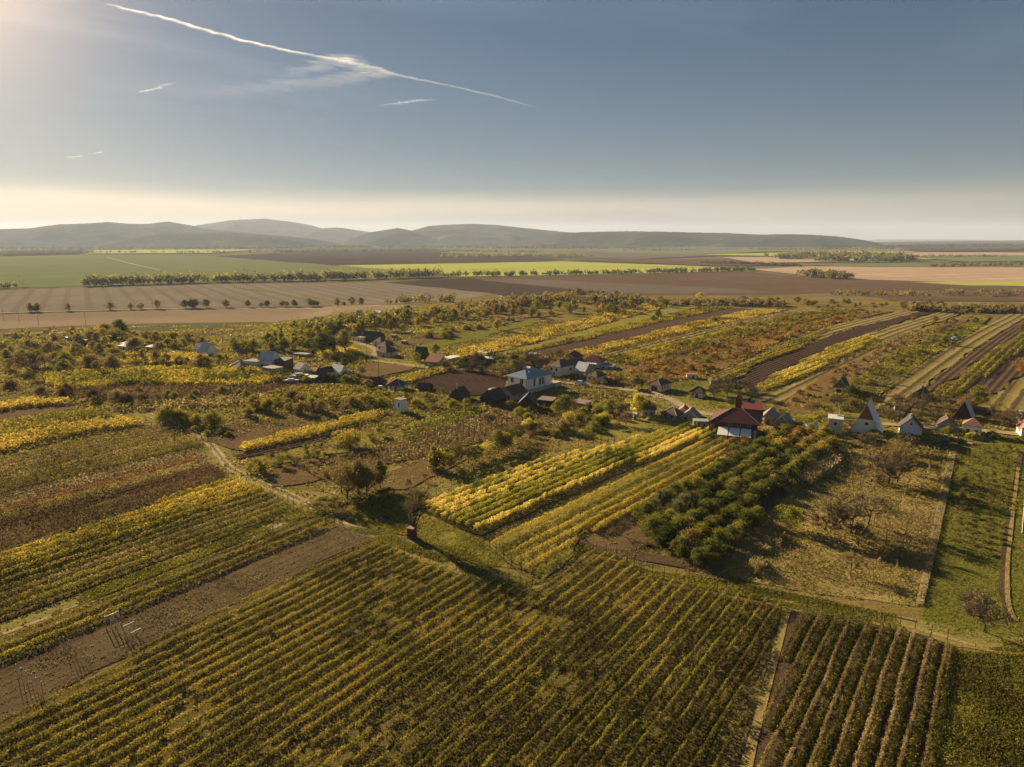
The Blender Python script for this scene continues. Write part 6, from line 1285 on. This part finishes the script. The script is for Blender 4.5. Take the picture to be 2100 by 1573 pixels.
cover('weeds', 22000, 0, 0, 0, 0, .8, .38, 'olive', .35, 89, 12, poly=[(1690,822),(1812,742),(1972,667),(2030,650),(2000,680),(1900,742),(1800,812),(1740,840)], base=.4)

cover('grass', 16000, 0, 0, 0, 0, .3, .14, 'grassy', .34, 91, 5, poly=[(690,1060),(760,1020),(850,1010),(880,1056),(930,1082),(985,1105),(1060,1168),(1000,1160),(860,1105),(760,1085)], skip=False, base=.45)
cover('dry_grass', 9000, 0, 0, 0, 0, .35, .13, 'tan', .42, 93, 4, poly=[(1180,1110),(1300,1062),(1370,1130),(1480,1175),(1560,1200),(1400,1180),(1280,1150)], skip=False, base=.35)
# ------------------------------------------------------------------ contrails
def contrail(px, alt, wd, label, dens, seed):
    """a loose ribbon of ice trail, thick in the middle, at cruising height"""
    m, t = newmat('contrail'); n = t.nodes.new; l = t.links.new; o = n('ShaderNodeOutputMaterial'); tr = n('ShaderNodeBsdfTransparent'); tl = n('ShaderNodeBsdfTranslucent'); tl.inputs[0].default_value = (1,1,1,1)
    mx = n('ShaderNodeMixShader'); l(tr.outputs[0], mx.inputs[1]); l(tl.outputs[0], mx.inputs[2]); l(mx.outputs[0], o.inputs[0])
    at = n('ShaderNodeAttribute'); at.attribute_name = 'cov'; tc = n('ShaderNodeTexCoord'); nz = n('ShaderNodeTexNoise'); nz.inputs['Scale'].default_value = .0014; nz.inputs['Detail'].default_value = 8; nz.inputs['Roughness'].default_value = .65; l(tc.outputs['Object'], nz.inputs[0])
    a = n('ShaderNodeMath'); a.operation = 'MULTIPLY_ADD'; l(nz.outputs[0], a.inputs[0]); a.inputs[1].default_value = 2.2; a.inputs[2].default_value = -.3
    b = n('ShaderNodeMath'); b.operation = 'MULTIPLY'; l(at.outputs['Fac'], b.inputs[0]); l(a.outputs[0], b.inputs[1]); b.use_clamp = True; c = n('ShaderNodeMath'); c.operation = 'MULTIPLY'; l(b.outputs[0], c.inputs[0]); c.inputs[1].default_value = dens; c.use_clamp = True; l(c.outputs[0], mx.inputs[0])
    P = []
    for x, y, k, w_ in px:
        d = ray(x, y); s = (alt - CAMZ) / d[2]; P.append((Vector((d[0] * s, d[1] * s)), k, w_))
    V = []; cv = []; Q = []
    for (a_, ka, wa), (b_, kb, wb) in zip(P, P[1:]):
        for i in range(24): f = i / 24; Q.append((a_.lerp(b_, f), ka + (kb - ka) * f, wa + (wb - wa) * f))
    Q.append(P[-1]); mm = 9
    for i, (q, k, w_) in enumerate(Q):
        d = (Q[min(i + 1, len(Q) - 1)][0] - Q[max(i - 1, 0)][0]).normalized(); nr = Vector((-d.y, d.x)); wob = (float(vnoise(i * .23, seed, 3)) - .5) * wd * w_ * .8
        for j in range(mm):
            f = j / (mm - 1) * 2 - 1; p = q + nr * (f * wd * w_ * 1.1 + wob); V.append((p.x, p.y, alt + 60 * (1 - f * f))); cv.append(k * max(0, 1 - f * f) ** 1.6)
    F = [(i*mm+j, i*mm+j+1, (i+1)*mm+j+1, (i+1)*mm+j) for i in range(len(Q)-1) for j in range(mm-1)]
    me = np_mesh('contrail', V, F, m, smooth=True); at_ = me.attributes.new('cov', 'FLOAT', 'POINT'); at_.data.foreach_set('value', np.array(cv, np.float32)); o = link('contrail', me); o.visible_shadow = True; tag(o, label, 'contrail')
CT = 1.7
contrail([(215,8,.0,.6),(260,20,.8,.7),(340,38,1,.9),(420,62,1,1.0),(500,84,1,.9),(580,102,.85,.9),(650,116,.5,1.1),(700,124,.6,1.6),(760,138,.42,1.6),(840,160,.34,1.2),(920,176,.22,.9),(1000,194,.26,.8),(1060,210,.18,.7),(1105,224,0,.6)], 8500, 210, 'long bright vapour trail slanting down across the upper left sky', .85, 3)
contrail([(128,325,0,1),(140,323,.9,1),(168,321,.9,1),(172,320,0,1)], 8500, 130, 'short thin vapour trail low in the left sky', 1.0, 7)
contrail([(188,317,0,1),(195,315,.8,1),(208,313,.8,1),(211,312,0,1)], 8500, 120, 'tiny vapour dash right of the short trail', 1.0, 9)
contrail([(560,165,.0,1.2),(610,150,.12,2.2),(665,132,.28,2.8),(712,118,.34,2.8),(765,152,.32,3.2),(700,164,.2,4.2),(560,178,.13,4.6),(440,192,.07,4),(340,200,0,3)], 8600, 330, 'feathery cloud wisp spreading across the vapour trail', .8, 12)
contrail([(280,190,0,.5),(290,189,.6,.7),(320,183,.4,1.2),(350,172,.15,1.5),(370,168,0,1)], 8600, 170, 'small hooked cirrus wisp in the left sky', 1.0, 15)
contrail([(770,220,0,.8),(820,212,.35,1.3),(860,206,.35,1.3),(900,206,0,1)], 8600, 260, 'pale cirrus smudge under the vapour trail', 1.0, 17)
# alike things: say which one by its order across the picture
by = {}
for ob in S.objects:
    if 'label' in ob and 'category' in ob and ob.parent is None: by.setdefault(ob['label'], []).append(ob)
SEEN = set()
for lab, obs in by.items():
    if len(obs) < 2: continue
    obs.sort(key=lambda q: q.location.x / max(1, q.location.y))
    for i, q in enumerate(obs):
        k, e = (i + 1, 'left') if i < len(obs) / 2 else (len(obs) - i, 'right')
        nl = '%s, %s from the %s' % (lab, ordinal(k), e)
        if len(nl.split()) > 16: nl = '%s, %s from %s' % (' '.join(lab.replace('nearly bare pale', 'pale').replace('leafless grey ', '').split()[:13]), ordinal(k), e)
        if len(nl.split()) <= 16 and q.name.split('.')[0] != 'vine_row': q['label'] = nl
print('TRIS', sum(len(m.polygons) for m in bpy.data.meshes if m.users))
print('trees', NTREE, 'objects', len(S.objects))
